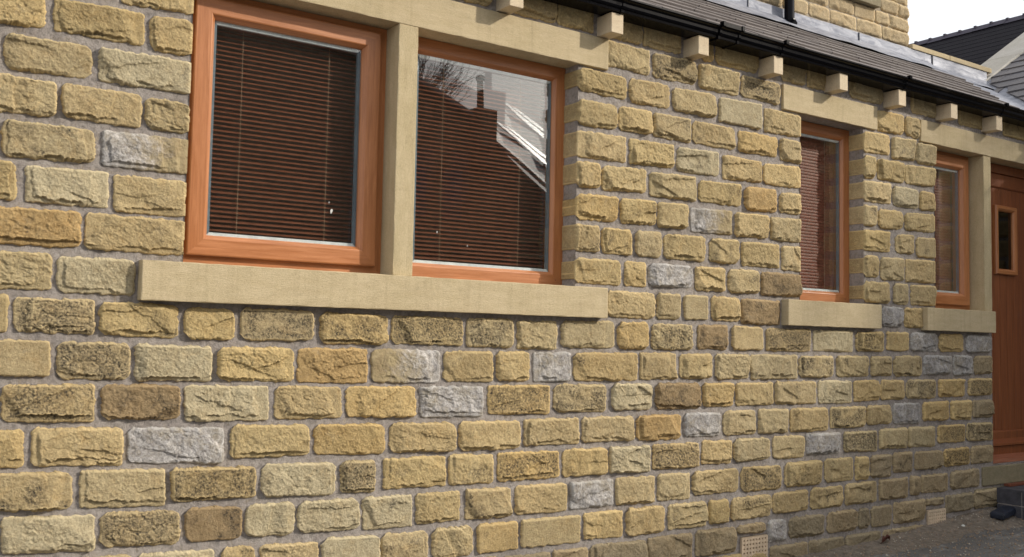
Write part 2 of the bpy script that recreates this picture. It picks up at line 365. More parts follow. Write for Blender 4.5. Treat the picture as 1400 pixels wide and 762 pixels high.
    f = np.stack([idx[:-1, :-1], idx[1:, :-1], idx[1:, 1:], idx[:-1, 1:]], -1).reshape(-1, 4)
    # sides running back into the wall
    ring = np.concatenate([idx[0, :], idx[1:, -1], idx[-1, -2::-1], idx[-2:0:-1, 0]])
    back = v[ring].copy(); back[:, 1] = depth; b0 = len(v); v = np.concatenate([v, back]); k = len(ring)
    a = np.arange(k); side = np.stack([ring, ring[(a+1) % k], b0+(a+1) % k, b0+a], -1)
    f = np.concatenate([f, side])
    return v, f, c
def np_mesh(name, v, f, mat, smooth=True):
    me = bpy.data.meshes.new(name); me.vertices.add(len(v)); me.vertices.foreach_set('co', v.astype(np.float32).ravel())
    n = len(f); me.loops.add(4*n); me.loops.foreach_set('vertex_index', f.astype(np.int32).ravel())
    me.polygons.add(n); me.polygons.foreach_set('loop_start', np.arange(0, 4*n, 4, dtype=np.int32))
    if smooth: me.polygons.foreach_set('use_smooth', np.ones(n, bool))
    me.materials.append(mat); me.update(calc_edges=True); me.validate(); return me
STONES = """
357 2255 576 2297 363 2141 582 2163 n
829 2374 1087 2408 832 2301 1091 2310 n
315 2258 582 2275 320 2145 587 2159 n
610 2266 911 2278 615 2157 916 2161 n
931 2276 1081 2285 937 2151 1087 2152 n
260 2118 441 2120 265 1999 447 2000 n
463 2119 739 2122 469 1999 744 2011 n
763 2126 1082 2129 768 2010 1087 2009 p
370 1979 630 1976 377 1852 635 1858 n
650 1980 913 1979 656 1864 918 1857 n
928 1978 1078 1970 933 1860 1082 1861 n
254 1826 452 1831 260 1706 458 1707 n
472 1829 761 1830 478 1705 766 1715 n
788 1834 1075 1841 793 1710 1080 1712 h
301 1685 518 1688 307 1567 524 1560 n
550 1682 811 1687 555 1559 816 1563 p
831 1684 1079 1685 836 1552 1084 1556 n
434 1532 728 1542 440 1415 734 1416 o
743 1539 1071 1539 748 1414 1076 1413 n
420 1389 642 1387 426 1265 648 1266 n
661 1383 915 1384 666 1262 921 1260 p
302 1245 515 1243 308 1131 521 1120 n
535 1239 787 1237 540 1127 792 1118 m
804 1235 1073 1232 809 1121 1078 1110 n
1097 1225 1282 1221 1102 1111 1286 1106 n
1307 1230 1599 1226 1312 1109 1603 1111 m
1630 1224 1928 1219 1634 1100 1932 1102 m
1949 1222 2294 1218 1952 1105 2298 1101 s
2317 1221 2557 1222 2320 1098 2560 1098 m
2581 1216 2805 1219 2584 1092 2808 1091 n
2835 1223 3156 1229 2837 1101 3158 1102 n
3179 1226 3370 1231 3181 1099 3372 1101 n
3399 1225 3683 1228 3401 1098 3684 1101 m
3720 1226 3936 1231 3721 1105 3937 1104 b
3975 1232 4216 1226 3976 1105 4216 1103 n
4245 1223 4614 1224 4246 1100 4614 1100 m
4640 1220 4999 1224 4640 1104 4998 1104 p
5030 1220 5304 1226 5029 1108 5303 1107 m
5333 1227 5551 1227 5333 1116 5550 1114 n
5574 1228 5858 1229 5573 1114 5856 1113 g
5882 1225 6157 1230 5881 1113 6155 1116 n
6192 1226 6500 1228 6190 1111 6498 1115 g
392 1098 651 1095 397 980 656 975 n
674 1093 910 1089 680 967 916 963 m
930 1087 1202 1082 936 961 1207 957 p
1227 1081 1522 1082 1231 959 1527 952 n
1542 1079 1839 1083 1546 949 1844 944 o
1859 1080 2182 1081 1863 946 2186 944 r
2204 1075 2452 1077 2208 947 2456 945 n
2474 1077 2653 1079 2477 949 2656 947 n
2674 1076 2889 1078 2677 944 2892 946 g
2911 1077 3307 1079 2914 946 3309 947 n
3323 1081 3571 1081 3325 950 3573 949 n
3592 1078 3831 1080 3593 953 3832 955 n
3852 1080 4106 1079 3854 951 4107 950 n
4123 1081 4504 1078 4124 946 4505 948 n
4516 1074 4822 1077 4516 956 4822 955 m
4849 1077 5149 1079 4849 959 5148 958 n
5173 1077 5380 1077 5173 962 5379 961 n
5399 1081 5697 1084 5398 959 5695 960 n
5712 1088 6020 1086 5711 965 6018 969 g
6037 1091 6263 1088 6035 959 6260 963 g
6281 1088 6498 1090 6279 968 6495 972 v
297 955 492 949 303 833 498 828 n
511 949 800 946 517 827 805 818 m
824 946 1090 941 829 825 1095 820 b
1110 939 1428 936 1115 812 1433 805 p
1453 934 1730 930 1458 810 1734 805 n
1752 931 2068 927 1756 808 2071 802 n
2090 927 2406 925 2094 799 2410 796 g
2434 928 2771 927 2437 802 2774 797 m
2796 930 3110 927 2798 803 3112 799 m
3147 930 3403 928 3149 805 3405 803 p
3428 930 3742 929 3430 802 3744 799 b
3760 929 3988 929 3761 806 3989 805 n
4005 927 4304 929 4006 808 4304 808 n
4318 933 4665 931 4318 810 4665 807 n
4685 935 4991 933 4685 807 4990 805 p
5011 933 5251 936 5011 813 5250 818 n
5266 935 5507 934 5265 817 5506 818 n
5525 934 5846 937 5524 820 5844 819 m
5874 937 6169 937 5873 826 6167 826 n
6212 940 6494 938 6210 830 6492 831 s
324 807 584 801 330 688 589 676 n
607 803 898 793 613 677 904 663 n
918 793 1260 785 923 670 1265 654 g
1285 791 1597 781 1289 669 1601 665 n
1620 783 1928 776 1624 667 1932 655 n
1952 779 2265 772 1956 659 2268 651 n
2288 775 2608 770 2291 650 2611 648 n
2632 774 2945 772 2635 657 2948 653 n
2965 775 3285 773 2967 659 3287 657 n
3307 775 3608 772 3309 652 3610 651 o
3628 779 3889 775 3630 658 3890 654 g
3912 780 4164 782 3913 655 4165 655 n
4183 785 4421 784 4184 656 4421 656 n
4442 783 4772 780 4443 655 4772 651 n
4793 781 5111 781 4792 663 5111 665 m
5129 785 5370 785 5128 673 5369 673 n
5389 793 5675 790 5388 670 5674 665 g
5701 796 5991 796 5700 678 5989 679 n
6007 795 6249 796 6005 676 6246 674 n
6262 798 6491 796 6259 686 6489 684 v
454 662 740 650 460 538 745 524 n
765 654 1050 642 771 527 1055 515 n
1073 644 1389 634 1078 524 1393 519 s
1412 641 1714 631 1416 518 1718 507 p
1736 635 1891 630 1740 512 1895 507 s
1928 634 2222 632 1932 513 2225 508 n
2240 634 2465 629 2244 507 2468 505 n
2492 631 2832 627 2495 507 2835 505 m
2854 631 3115 627 2856 504 3118 505 n
3138 630 3390 626 3140 504 3392 499 p
3414 630 3734 626 3416 505 3735 506 s
3756 631 3972 629 3757 512 3973 510 n
3991 633 4280 631 3991 514 4281 515 n
4299 636 4564 632 4299 514 4564 509 n
4580 640 4878 637 4580 524 4878 518 g
4915 638 5235 635 4915 523 5234 514 s
5254 643 5530 643 5253 526 5528 521 n
5545 645 5834 640 5544 522 5832 514 n
5862 646 6164 643 5860 536 6162 533 m
6187 650 6488 646 6185 534 6486 529 s
298 526 512 515 304 405 518 394 n
532 514 819 499 537 395 825 377 p
838 505 1108 494 843 387 1113 373 m
1130 497 1338 491 1135 379 1342 370 b
1354 492 1547 489 1359 373 1552 366 p
1562 488 1822 484 1566 368 1826 361 p
1839 483 2065 480 1843 356 2069 351 p
2086 483 2298 479 2089 358 2301 358 n
2328 483 2565 477 2331 356 2568 351 n
2590 480 2881 477 2593 353 2884 349 n
2901 479 3163 476 2904 354 3165 352 g
3180 479 3429 476 3182 352 3431 348 n
3449 482 3673 476 3450 353 3674 348 n
3688 479 4031 480 3690 361 4032 360 n
4048 481 4373 479 4048 353 4374 352 m
4397 487 4715 489 4398 354 4714 354 n
4739 492 5003 489 4738 358 5002 356 n
5020 490 5141 488 5020 355 5141 356 n
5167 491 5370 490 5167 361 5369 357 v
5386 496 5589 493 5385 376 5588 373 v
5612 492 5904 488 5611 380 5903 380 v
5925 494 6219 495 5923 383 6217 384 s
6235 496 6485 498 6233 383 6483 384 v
468 374 737 359 474 260 742 245 n
750 358 951 354 756 243 956 233 n
973 352 1242 340 978 232 1246 220 p
1267 342 1394 339 1272 217 1399 216 n
1417 338 1651 329 1422 210 1656 202 n
1666 339 1917 331 1671 203 1921 198 p
1929 331 2143 325 1933 205 2146 199 n
2166 330 2366 328 2169 203 2370 205 n
2390 329 2606 326 2394 205 2609 205 n
2626 329 2964 322 2629 205 2966 199 n
2987 330 3222 325 2989 207 3224 200 n
3245 328 3500 326 3247 198 3502 197 n
3523 328 3790 326 3524 204 3791 204 n
3812 326 3954 325 3813 204 3955 205 n
3974 326 4284 327 3975 209 4285 213 n
4300 329 4595 331 4300 218 4595 218 n
4614 334 4907 333 4614 216 4907 218 n
4926 338 5225 340 4926 217 5225 217 n
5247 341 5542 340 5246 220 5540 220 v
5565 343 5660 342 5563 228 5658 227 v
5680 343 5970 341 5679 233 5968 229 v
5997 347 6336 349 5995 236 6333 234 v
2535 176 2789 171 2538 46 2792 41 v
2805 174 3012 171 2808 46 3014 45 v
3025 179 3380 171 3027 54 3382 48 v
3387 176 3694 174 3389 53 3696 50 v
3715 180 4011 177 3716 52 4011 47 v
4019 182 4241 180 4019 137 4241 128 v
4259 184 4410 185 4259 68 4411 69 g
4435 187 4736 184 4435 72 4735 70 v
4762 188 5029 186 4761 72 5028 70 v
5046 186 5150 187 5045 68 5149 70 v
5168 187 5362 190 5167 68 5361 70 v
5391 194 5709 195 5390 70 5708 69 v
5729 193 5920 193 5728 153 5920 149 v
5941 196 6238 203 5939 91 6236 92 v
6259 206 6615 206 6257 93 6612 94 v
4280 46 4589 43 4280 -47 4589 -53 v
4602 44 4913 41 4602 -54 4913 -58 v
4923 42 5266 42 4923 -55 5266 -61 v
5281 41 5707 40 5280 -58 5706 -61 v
3086 2601 3365 2598 3088 2476 3367 2472 n
3390 2592 3690 2597 3392 2469 3691 2477 m
3715 2594 4016 2595 3716 2466 4017 2471 n
4034 2590 4355 2591 4034 2474 4355 2471 s
5241 2580 5511 2584 5240 2454 5510 2459 n
5530 2582 5680 2586 5529 2466 5678 2458 n
2891 2436 3214 2432 2893 2327 3216 2321 n
3233 2438 3508 2443 3235 2317 3510 2322 n
3529 2439 3843 2447 3530 2318 3844 2322 n
3868 2440 4198 2452 3869 2312 4199 2313 p
4222 2438 4520 2433 4223 2304 4520 2313 n
5067 2430 5371 2440 5067 2306 5370 2315 n
5395 2432 5634 2443 5394 2299 5632 2308 n
5645 2431 5838 2432 5643 2300 5836 2304 n
2887 2279 3154 2286 2889 2158 3156 2167 n
3170 2285 3384 2292 3172 2169 3386 2173 n
3399 2287 3656 2291 3401 2168 3657 2165 n
3671 2287 3994 2288 3672 2170 3995 2173 n
4017 2284 4331 2284 4018 2168 4332 2175 n
4353 2285 4521 2286 4353 2165 4521 2159 n
5066 2283 5217 2289 5066 2146 5216 2152 n
5242 2278 5513 2284 5241 2153 5511 2159 n
5529 2277 5828 2288 5528 2159 5826 2168 n
2886 2130 3214 2139 2889 2004 3216 2012 n
3238 2135 3538 2139 3240 2011 3539 2021 n
3561 2133 3871 2144 3562 2009 3872 2017 p
3896 2135 4203 2133 3897 2008 4204 2020 n
4217 2129 4521 2144 4218 2015 4521 2020 n
5078 2130 5384 2137 5078 2007 5383 2011 n
5400 2127 5670 2131 5399 2004 5668 2009 p
5682 2127 5830 2128 5681 2005 5828 2010 n
2887 1983 3053 1985 2890 1862 3055 1865 n
3069 1980 3351 1992 3071 1860 3353 1878 n
3376 1984 3700 1994 3377 1864 3701 1865 n
3717 1980 4043 1989 3719 1867 4044 1874 n
4066 1983 4326 1992 4067 1856 4327 1866 o
4348 1980 4521 1985 4348 1868 4521 1870 n
5079 1980 5228 1988 5078 1857 5227 1861 n
5251 1972 5501 1977 5250 1856 5500 1865 n
5520 1974 5832 1989 5519 1865 5830 1871 n
2889 1827 3162 1833 2892 1707 3164 1712 n
3185 1832 3418 1840 3187 1710 3420 1719 n
3430 1838 3640 1843 3432 1711 3641 1717 n
3661 1830 3974 1840 3662 1706 3975 1712 h
3993 1836 4255 1841 3994 1708 4255 1714 n
4278 1835 4525 1844 4279 1710 4525 1714 n
5092 1832 5368 1841 5092 1709 5367 1715 n
5426 1830 5619 1838 5425 1714 5618 1720 n
5641 1830 5834 1836 5640 1706 5832 1709 n
2892 1682 3049 1684 2895 1554 3051 1558 n
3073 1679 3257 1682 3076 1556 3259 1555 n
3284 1682 3461 1685 3286 1557 3463 1556 n
3477 1679 3773 1687 3479 1557 3774 1557 n
3798 1681 4021 1687 3799 1559 4022 1561 n
4045 1684 4352 1687 4046 1555 4352 1558 n
4369 1682 4525 1687 4369 1550 4525 1550 n
5092 1680 5249 1683 5091 1552 5248 1552 n
5271 1679 5514 1684 5270 1544 5513 1545 n
5530 1683 5840 1691 5529 1544 5838 1547 n
2895 1523 3193 1526 2898 1406 3195 1405 n
3216 1528 3358 1528 3218 1405 3360 1406 n
3374 1527 3679 1527 3376 1412 3680 1416 g
3699 1528 3921 1532 3701 1406 3922 1408 n
3943 1531 4185 1533 3944 1405 4186 1408 n
4203 1528 4518 1530 4203 1402 4518 1406 b
5091 1524 5365 1526 5090 1400 5364 1399 n
5403 1526 5554 1527 5401 1398 5553 1399 n
5583 1525 5835 1529 5581 1403 5833 1405 n
3107 1378 3417 1378 3109 1252 3418 1249 n
3431 1380 3590 1380 3433 1252 3592 1252 n
3619 1379 3793 1379 3620 1253 3794 1254 n
3820 1380 4033 1379 3821 1255 4033 1253 n
4047 1376 4359 1375 4048 1244 4359 1243 b
5283 1380 5488 1381 5282 1259 5487 1259 g
5511 1380 5699 1382 5510 1258 5697 1258 n
1988 2765 2175 2765 1988 2618 2175 2618 n
2206 2765 2403 2765 2206 2618 2403 2618 n
2537 2765 2770 2765 2537 2618 2770 2618 n
2783 2765 2998 2765 2783 2618 2998 2618 n
3100 2765 3310 2765 3100 2618 3310 2618 n
3325 2765 3583 2765 3325 2618 3583 2618 n
3732 2765 3819 2765 3732 2618 3819 2618 n
3840 2765 4167 2765 3840 2618 4167 2618 n
4367 2765 4572 2765 4367 2618 4572 2618 n
4588 2765 4752 2765 4588 2618 4752 2618 n
4977 2765 5296 2765 4977 2618 5296 2618 n
5596 2765 5869 2765 5596 2618 5869 2618 n
6129 2765 6420 2765 6129 2618 6420 2618 n
6678 2765 6959 2765 6678 2618 6959 2618 n
"""
# ================================================================ stone extension (the long wall in view)
GX = lambda x: .036*(x-5.93)          # the yard falls gently to the left
house = tag(empty('stone_extension', (3, 0, 0)), 'long low rock-faced sandstone extension with wooden windows, black gutter and lean-to slate roof', 'building')
A0, A1, B0, B1, C0, C1, D0, D1 = 1.085, 1.941, 2.034, 2.912, 4.527, 5.108, 5.846, 6.412
ZS, ZL, ZT = 1.386, 2.450, 2.77
DOOR0, DOOR1, ZD = 6.505, 7.36, .365
HOLES = [(A0, B1, ZS, ZL), (C0, C1, ZS, ZL), (D0, DOOR1, ZS, ZL), (DOOR0, DOOR1, ZD, ZS), (4.046, 4.253, -.03, .118), (5.732, 5.930, -.012, .126)]
# mortar body: a grid of blocks leaving the openings out
mb = MB()
xs = sorted({-1.6, 7.42} | {h[0] for h in HOLES} | {h[1] for h in HOLES}); zs = sorted({-.6, ZT} | {h[2] for h in HOLES} | {h[3] for h in HOLES})
inh = lambda x, z: any(h[0] < x < h[1] and h[2] < z < h[3] for h in HOLES)
YB = .30
full = [[not inh((xs[i]+xs[i+1])/2, (zs[j]+zs[j+1])/2) for j in range(len(zs)-1)] for i in range(len(xs)-1)]
for i in range(len(xs)-1):
    for j in range(len(zs)-1):
        if not full[i][j]: continue
        x0, x1, z0, z1 = xs[i], xs[i+1], zs[j], zs[j+1]
        nx = max(1, int((x1-x0)/.12)); nz = max(1, int((z1-z0)/.12))
        if x1 > .2 or True:
            nx = max(1, int((x1-x0)/.016)); nz = max(1, int((z1-z0)/.016)); gx, gzz = np.meshgrid(np.linspace(x0, x1, nx+1), np.linspace(z0, z1, nz+1))
            if x1 <= A0+.01: nxk = gx > .2
            gy = .0035 + .0075*fbm(gx*22, gzz*22, 4, .6) + .004*fbm(gx*70, gzz*70+9, 2); gid = np.arange((nx+1)*(nz+1)).reshape(nz+1, nx+1)
            mb.mesh(np.stack([gx, gy, gzz], -1).reshape(-1, 3).tolist(), np.stack([gid[:-1, :-1], gid[:-1, 1:], gid[1:, 1:], gid[1:, :-1]], -1).reshape(-1, 4).tolist(), M_MORTAR)
        mb.face([(x0, YB, z0), (x0, YB, z1), (x1, YB, z1), (x1, YB, z0)], M_MORTAR)
        if i == 0 or not full[i-1][j]: mb.face([(x0, 0, z0), (x0, 0, z1), (x0, YB, z1), (x0, YB, z0)], M_MORTAR)
        if i == len(xs)-2 or not full[i+1][j]: mb.face([(x1, 0, z0), (x1, YB, z0), (x1, YB, z1), (x1, 0, z1)], M_MORTAR)
        if j == 0 or not full[i][j-1]: mb.face([(x0, 0, z0), (x0, YB, z0), (x1, YB, z0), (x1, 0, z0)], M_MORTAR)
        if j == len(zs)-2 or not full[i][j+1]: mb.face([(x0, 0, z1), (x1, 0, z1), (x1, YB, z1), (x0, YB, z1)], M_MORTAR)
front = mb.build('front_wall', house, (3, 0, 1))

PAL = {'n': [(.52, .400, .20), (.505, .390, .205), (.54, .410, .205), (.47, .365, .19), (.52, .382, .18), (.49, .395, .225), (.495, .38, .20)],
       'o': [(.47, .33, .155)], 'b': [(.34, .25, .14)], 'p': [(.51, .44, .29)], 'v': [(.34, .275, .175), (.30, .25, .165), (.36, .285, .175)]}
rs = np.random.RandomState(11)
placed = {}
JAMB = [(1.086, 1, 1.39, 2.45), (2.907, -1, 1.39, 2.45), (4.5285, 1, 1.39, 2.45), (5.1045, -1, 1.39, 2.45), (5.8475, 1, 1.39, 2.45), (6.499, 1, .36, 1.24)]
def add_stone(vals, look, parent, cell, y=0.):
    x = np.array(vals).reshape(4, 2)
    zc = x[:, 1].mean(); g = .0022; snap = []
    if y == 0:
        gx = .0026 if x[0, 0] < 3.2 else -.0004; x[:, 0] += np.array([-gx, gx, -gx, gx]); x[:, 1] += np.array([g, g, -g, -g])
        for jx, sd, za, zb in JAMB:
            if za < zc < zb:
                for i in ((1, 3) if sd == 1 else (0, 2)):
                    if abs(x[i, 0]-jx) < .045: x[i, 0] = jx + rs.uniform(-.0025, .001)*sd
    ex = x[:, 0].mean(); xl = min(x[0, 0], x[2, 0]); xr = max(x[1, 0], x[3, 0]); zc = x[:, 1].mean()
    deep = .03; xl = min(x[0, 0], x[2, 0]); xr = max(x[1, 0], x[3, 0])
    for h in HOLES[:4]:
        if h[2] < zc < h[3] and (abs(xl-h[1]) < .02 or abs(xr-h[0]) < .02): deep = .105 if y == 0 else .03
    xl = min(x[0, 0], x[2, 0]); xr = max(x[1, 0], x[3, 0])
    v, f, c = stone_mesh(x, cell, rs, deep, (1.0 if x[0, 0] < 3 else 1.15), flat=rs.rand() < .04)
    if deep > .05:
        for jx, sd, za, zb in JAMB:
            e = (xr if sd == 1 else xl)
            if za < zc < zb and abs(e-jx) < .02:
                k = np.abs(v[:, 0]+c[0]-jx) < .009; k &= (v[:, 1] > -.006); v[k, 0] = jx-c[0]
    if look in 'ghr':
        m = M_PALE; g = rs.uniform(.46, .56); g *= .82 if x[0, 0] > 5 else 1.; col = (g, g*.95, g*.91, {'g': .5, 'h': .1, 'r': .9}[look])
    else:
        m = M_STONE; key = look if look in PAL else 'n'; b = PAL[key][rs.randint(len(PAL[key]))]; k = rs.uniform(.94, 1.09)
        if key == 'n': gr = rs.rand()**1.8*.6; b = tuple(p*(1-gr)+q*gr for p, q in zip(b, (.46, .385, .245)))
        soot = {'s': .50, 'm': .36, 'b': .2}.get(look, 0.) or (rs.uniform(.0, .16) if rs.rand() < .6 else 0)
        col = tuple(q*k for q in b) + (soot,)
    o = link('stone', np_mesh('stone', v, f, m), parent, (c[0], y, c[1])); o.color = col
    return o
for line in STONES.strip().split('\n'):
    p = line.split(); v = [int(a)/1000 for a in p[:8]]
    w = abs(v[2]-v[0])
    add_stone(v, p[8], front, .0030 if v[0] < 2.2 else (.0042 if v[0] < 4 else .0052))
def stuff_stones(name, parent, rects, y, cell=.014, axis='x', dim=1.):
    vs, fs, n = [], [], 0
    for x0, x1, z0, z1 in rects:
        v, f, c = stone_mesh([x0, z1, x1, z1, x0, z0, x1, z0], cell, rs, .02)
        v = v + np.array([c[0], 0, c[1]])
        if axis == 'y': v = np.stack([v[:, 1], -v[:, 0], v[:, 2]], -1)          # wall facing -x
        vs.append(v); fs.append(f+n); n += len(v)
    v = np.concatenate(vs); o0 = v.mean(0) if axis == 'x' else v.mean(0)
    o0[1 if axis == 'x' else 0] = 0
    o = link(name, np_mesh(name, v-o0, np.concatenate(fs), M_STONE), parent)
    base = Vector((o0[0], y, o0[2])) if axis == 'x' else Vector((y, o0[1], o0[2]))
    o.location = base - (wloc(parent)); o.color = (.43*dim, .335*dim, .175*dim, .06); o['kind'] = 'stuff'; return o
def courses(x0, x1, z0, z1, pitch=.15, joint=.026, wmin=.16, wmax=.36, skip=None):
    out = []; z = z0
    while z < z1-.05:
        x = x0; zt = min(z+pitch-joint, z1)
        while x < x1-.05:
            w = rs.uniform(wmin, wmax); xe = min(x+w, x1)
            if x1-xe < .08: xe = x1
            if not (skip and skip(x, xe, z)): out.append((x, xe, z, zt))
            x = xe+.022
        z += pitch
    return out
# the same wall going on beyond the left edge of the picture
LEFT = {0: .33, 1: .29, 2: .235, 3: .345, 4: .23, 5: .275, 6: .41, 7: .40, 8: .28, 9: .37, 10: .275, 11: .30, 12: .43, 13: .275, 14: .445, 15: 2.51, 16: 4.255}
rects = []
for k in range(17):
    zt = 2.434-.15*k + (0 if k < 3 else .0); rects += courses(-1.58, LEFT[k], zt-.125, zt+.02, .15)
rects += courses(-1.58, .92, 2.468, 2.60, .15) + courses(-1.58, 2.10, 2.62, 2.76, .16)
rects += [(.60, .81, 2.31, 2.43)]
stuff_stones('distant_stones', front, rects, 0, .007)

def dressed(name, a, b, m, parent, bev=.004, wob=.0015):
    """sawn block, its arrises slightly worn"""
    x0, y0, z0 = a; x1, y1, z1 = b
    mb = MB(); mb.box(a, b, m)
    me_o = mb.build(name, parent)
    bm = bmesh.new(); bm.from_mesh(me_o.data)
    L = (x1-x0, y1-y0, z1-z0)
    for ax in range(3):
        n = int(L[ax]/.04)
        if n > 1:
            es = [e for e in bm.edges if abs((e.verts[0].co-e.verts[1].co)[ax]) > L[ax]*.9]
            bmesh.ops.subdivide_edges(bm, edges=es, cuts=n, use_grid_fill=True)
    es = [e for e in bm.edges if e.is_manifold and e.calc_face_angle(0) > .8]
    bmesh.ops.bevel(bm, geom=es, offset=bev, segments=2, affect='EDGES', profile=.6)
    for v in bm.verts:
        v.co.y += random.uniform(-wob, wob)*.5; v.co.z += random.uniform(-wob, wob)*.6; v.co.x += random.uniform(-wob, wob)*.4
    bm.to_mesh(me_o.data); bm.free(); return me_o
dressed('sill', (.930, -.046, 1.243), (3.078, .19, ZS), M_SILL, house)
dressed('sill', (4.374, -.046, 1.243), (5.219, .19, ZS), M_SILL, house)
dressed('sill', (5.693, -.046, 1.245), (6.478, .19, ZS+.002), M_SILL, house)
dressed('lintel', (.93, -.013, 2.449), (3.089, .19, 2.600), M_SILL, house)
dressed('lintel', (4.370, -.013, 2.452), (5.233, .19, 2.594), M_SILL, house)
dressed('lintel', (5.686, -.013, 2.445), (7.42, .19, 2.585), M_SILL, house)
dressed('mullion', (A1, -.012, ZS+.001), (B0, .19, 2.448), M_MULL, house)
dressed('mullion', (D1, -.008, ZS+.003), (DOOR0-.003, .19, 2.444), M_MULL, house)
dressed('plinth_stone', (6.366, -.010, .232), (6.905, .16, .355), M_PLINTH, house, .006)
dressed('plinth_stone', (6.915, -.010, .232), (7.41, .16, .355), M_PLINTH, house, .006)
dressed('plinth_stone', (6.285, -.006, .098), (6.70, .1, .215), M_PLINTH, house, .008)
dressed('plinth_stone', (6.71, -.006, .098), (7.2, .1, .215), M_PLINTH, house, .008)
# corbels under the gutter
cb = None
for i, x in enumerate((.09, .68, 1.265, 1.85, 2.437, 3.026, 3.607, 4.180, 4.745, 5.312, 5.870, 6.405, 6.97)):
    if cb is None: cb = dressed('corbel', (x, -.105, 2.606), (x+.074, .10, 2.702), M_CORB, house, .003, .0008)
    else:
        c = cb.copy(); COL.objects.link(c); c.location = cb.location + Vector((x-.09, 0, random.uniform(-.003, .003)))
# air bricks
def air_brick(x0, x1, z0, z1):
    mb = MB(); yf = -.012; rows, cols = 6, 8; bx = (x1-x0); bz = (z1-z0); px = (bx-.012)/cols; pz = (bz-.012)/rows; t = .0115
    for i in range(cols+1):
        x = x0+.006+i*px; a = x-t/2 if i else x0; b = x+t/2 if i < cols else x1
        mb.box((a, yf, z0), (b, .04, z1), M_TERRA)
    for j in range(rows+1):
        z = z0+.006+j*pz; a = z-t/2 if j else z0+.0005; b = z+t/2 if j < rows else z1-.0005
        mb.box((x0+.0005, yf+.0012, a), (x1-.0005, .038, b), M_TERRA)
    mb.face([(x0, .12, z0), (x1, .12, z0), (x1, .12, z1), (x0, .12, z1)], M_BLACK)  # black sheet painted in for the shade inside the duct
    return mb.build('air_brick', house)
air_brick(4.049, 4.250, -.028, .115); air_brick(5.735, 5.927, -.010, .124)

# ---------------------------------------------------------------- windows
def sweep(mb, x0, x1, z0, z1, prof, mh=M_WH, mv=M_WV):
    """profile of (inset, y) mitred round a rectangle"""
    for (i0, y0), (i1, y1) in zip(prof[:-1], prof[1:]):
        a = [(x0+i0, y0, z0+i0), (x1-i0, y0, z0+i0), (x1-i0, y0, z1-i0), (x0+i0, y0, z1-i0)]
        b = [(x0+i1, y1, z0+i1), (x1-i1, y1, z0+i1), (x1-i1, y1, z1-i1), (x0+i1, y1, z1-i1)]
        for k in range(4):
            mb.face([a[k], a[(k+1) % 4], b[(k+1) % 4], b[k]], mh if k % 2 == 0 else mv)
def window(x0, x1, casement, yf=.10, labels=None):
    w = empty('window', ((x0+x1)/2, .1, ZS)); w.parent = house; w.location = Vector(((x0+x1)/2, .1, ZS)) - wloc(house)
    mb = MB(); z0, z1 = ZS+.003, ZL-.003
    if casement:
        sweep(mb, x0, x1, z0, z1, [(0, .17), (0, yf), (.058, yf), (.060, yf+.003), (.060, .17), (0, .17)]); mb.build('frame', w)
        mb = MB(); sweep(mb, x0+.033, x1-.036, z0+.035, z1-.028, [(.0, .15), (0, .081), (.002, .077), (.006, .075), (.062, .075), (.066, .077), (.078, .092), (.080, .096), (.080, .15), (0, .15)])
        mb.build('casement', w); g = (x0+.033+.078, x1-.036-.078, z0+.035+.078, z1-.028-.078); yg = .104
    else:
        sweep(mb, x0, x1, z0, z1, [(0, .17), (0, yf), (.052, yf), (.056, yf+.002), (.066, yf+.014), (.068, yf+.017), (.068, .17), (0, .17)])
        mb.build('frame', w); g = (x0+.066, x1-.066, z0+.066, z1-.066); yg = .119
        p = MB()
        for px_, pz_ in ((x0+.03, z0+.03), (x1-.04, z0+.03)): p.tube([(px_, yf-.001, pz_), (px_, yf+.01, pz_)], .0035, M_BLIND, 8)
        p.build('screw_plug', w)
    gx0, gx1, gz0, gz1 = g
    for k, yy in enumerate((yg, yg+.020)):
        mb = MB(); mb.face([(gx0-.004, yy, gz0-.004), (gx1+.004, yy, gz0-.004), (gx1+.004, yy, gz1+.004), (gx0-.004, yy, gz1+.004)], M_GLASS)
        o = mb.build('pane', w)
        if k: o.rotation_euler = (R(.80), 0, R(-.22)); 
    mb = MB(); sweep(mb, gx0, gx1, gz0, gz1, [(-.003, yg+.003), (.015, yg+.003), (.015, yg+.017), (-.003, yg+.017)], M_SPACER, M_SPACER_D); mb.build('spacer_bar', w)
    return w, g
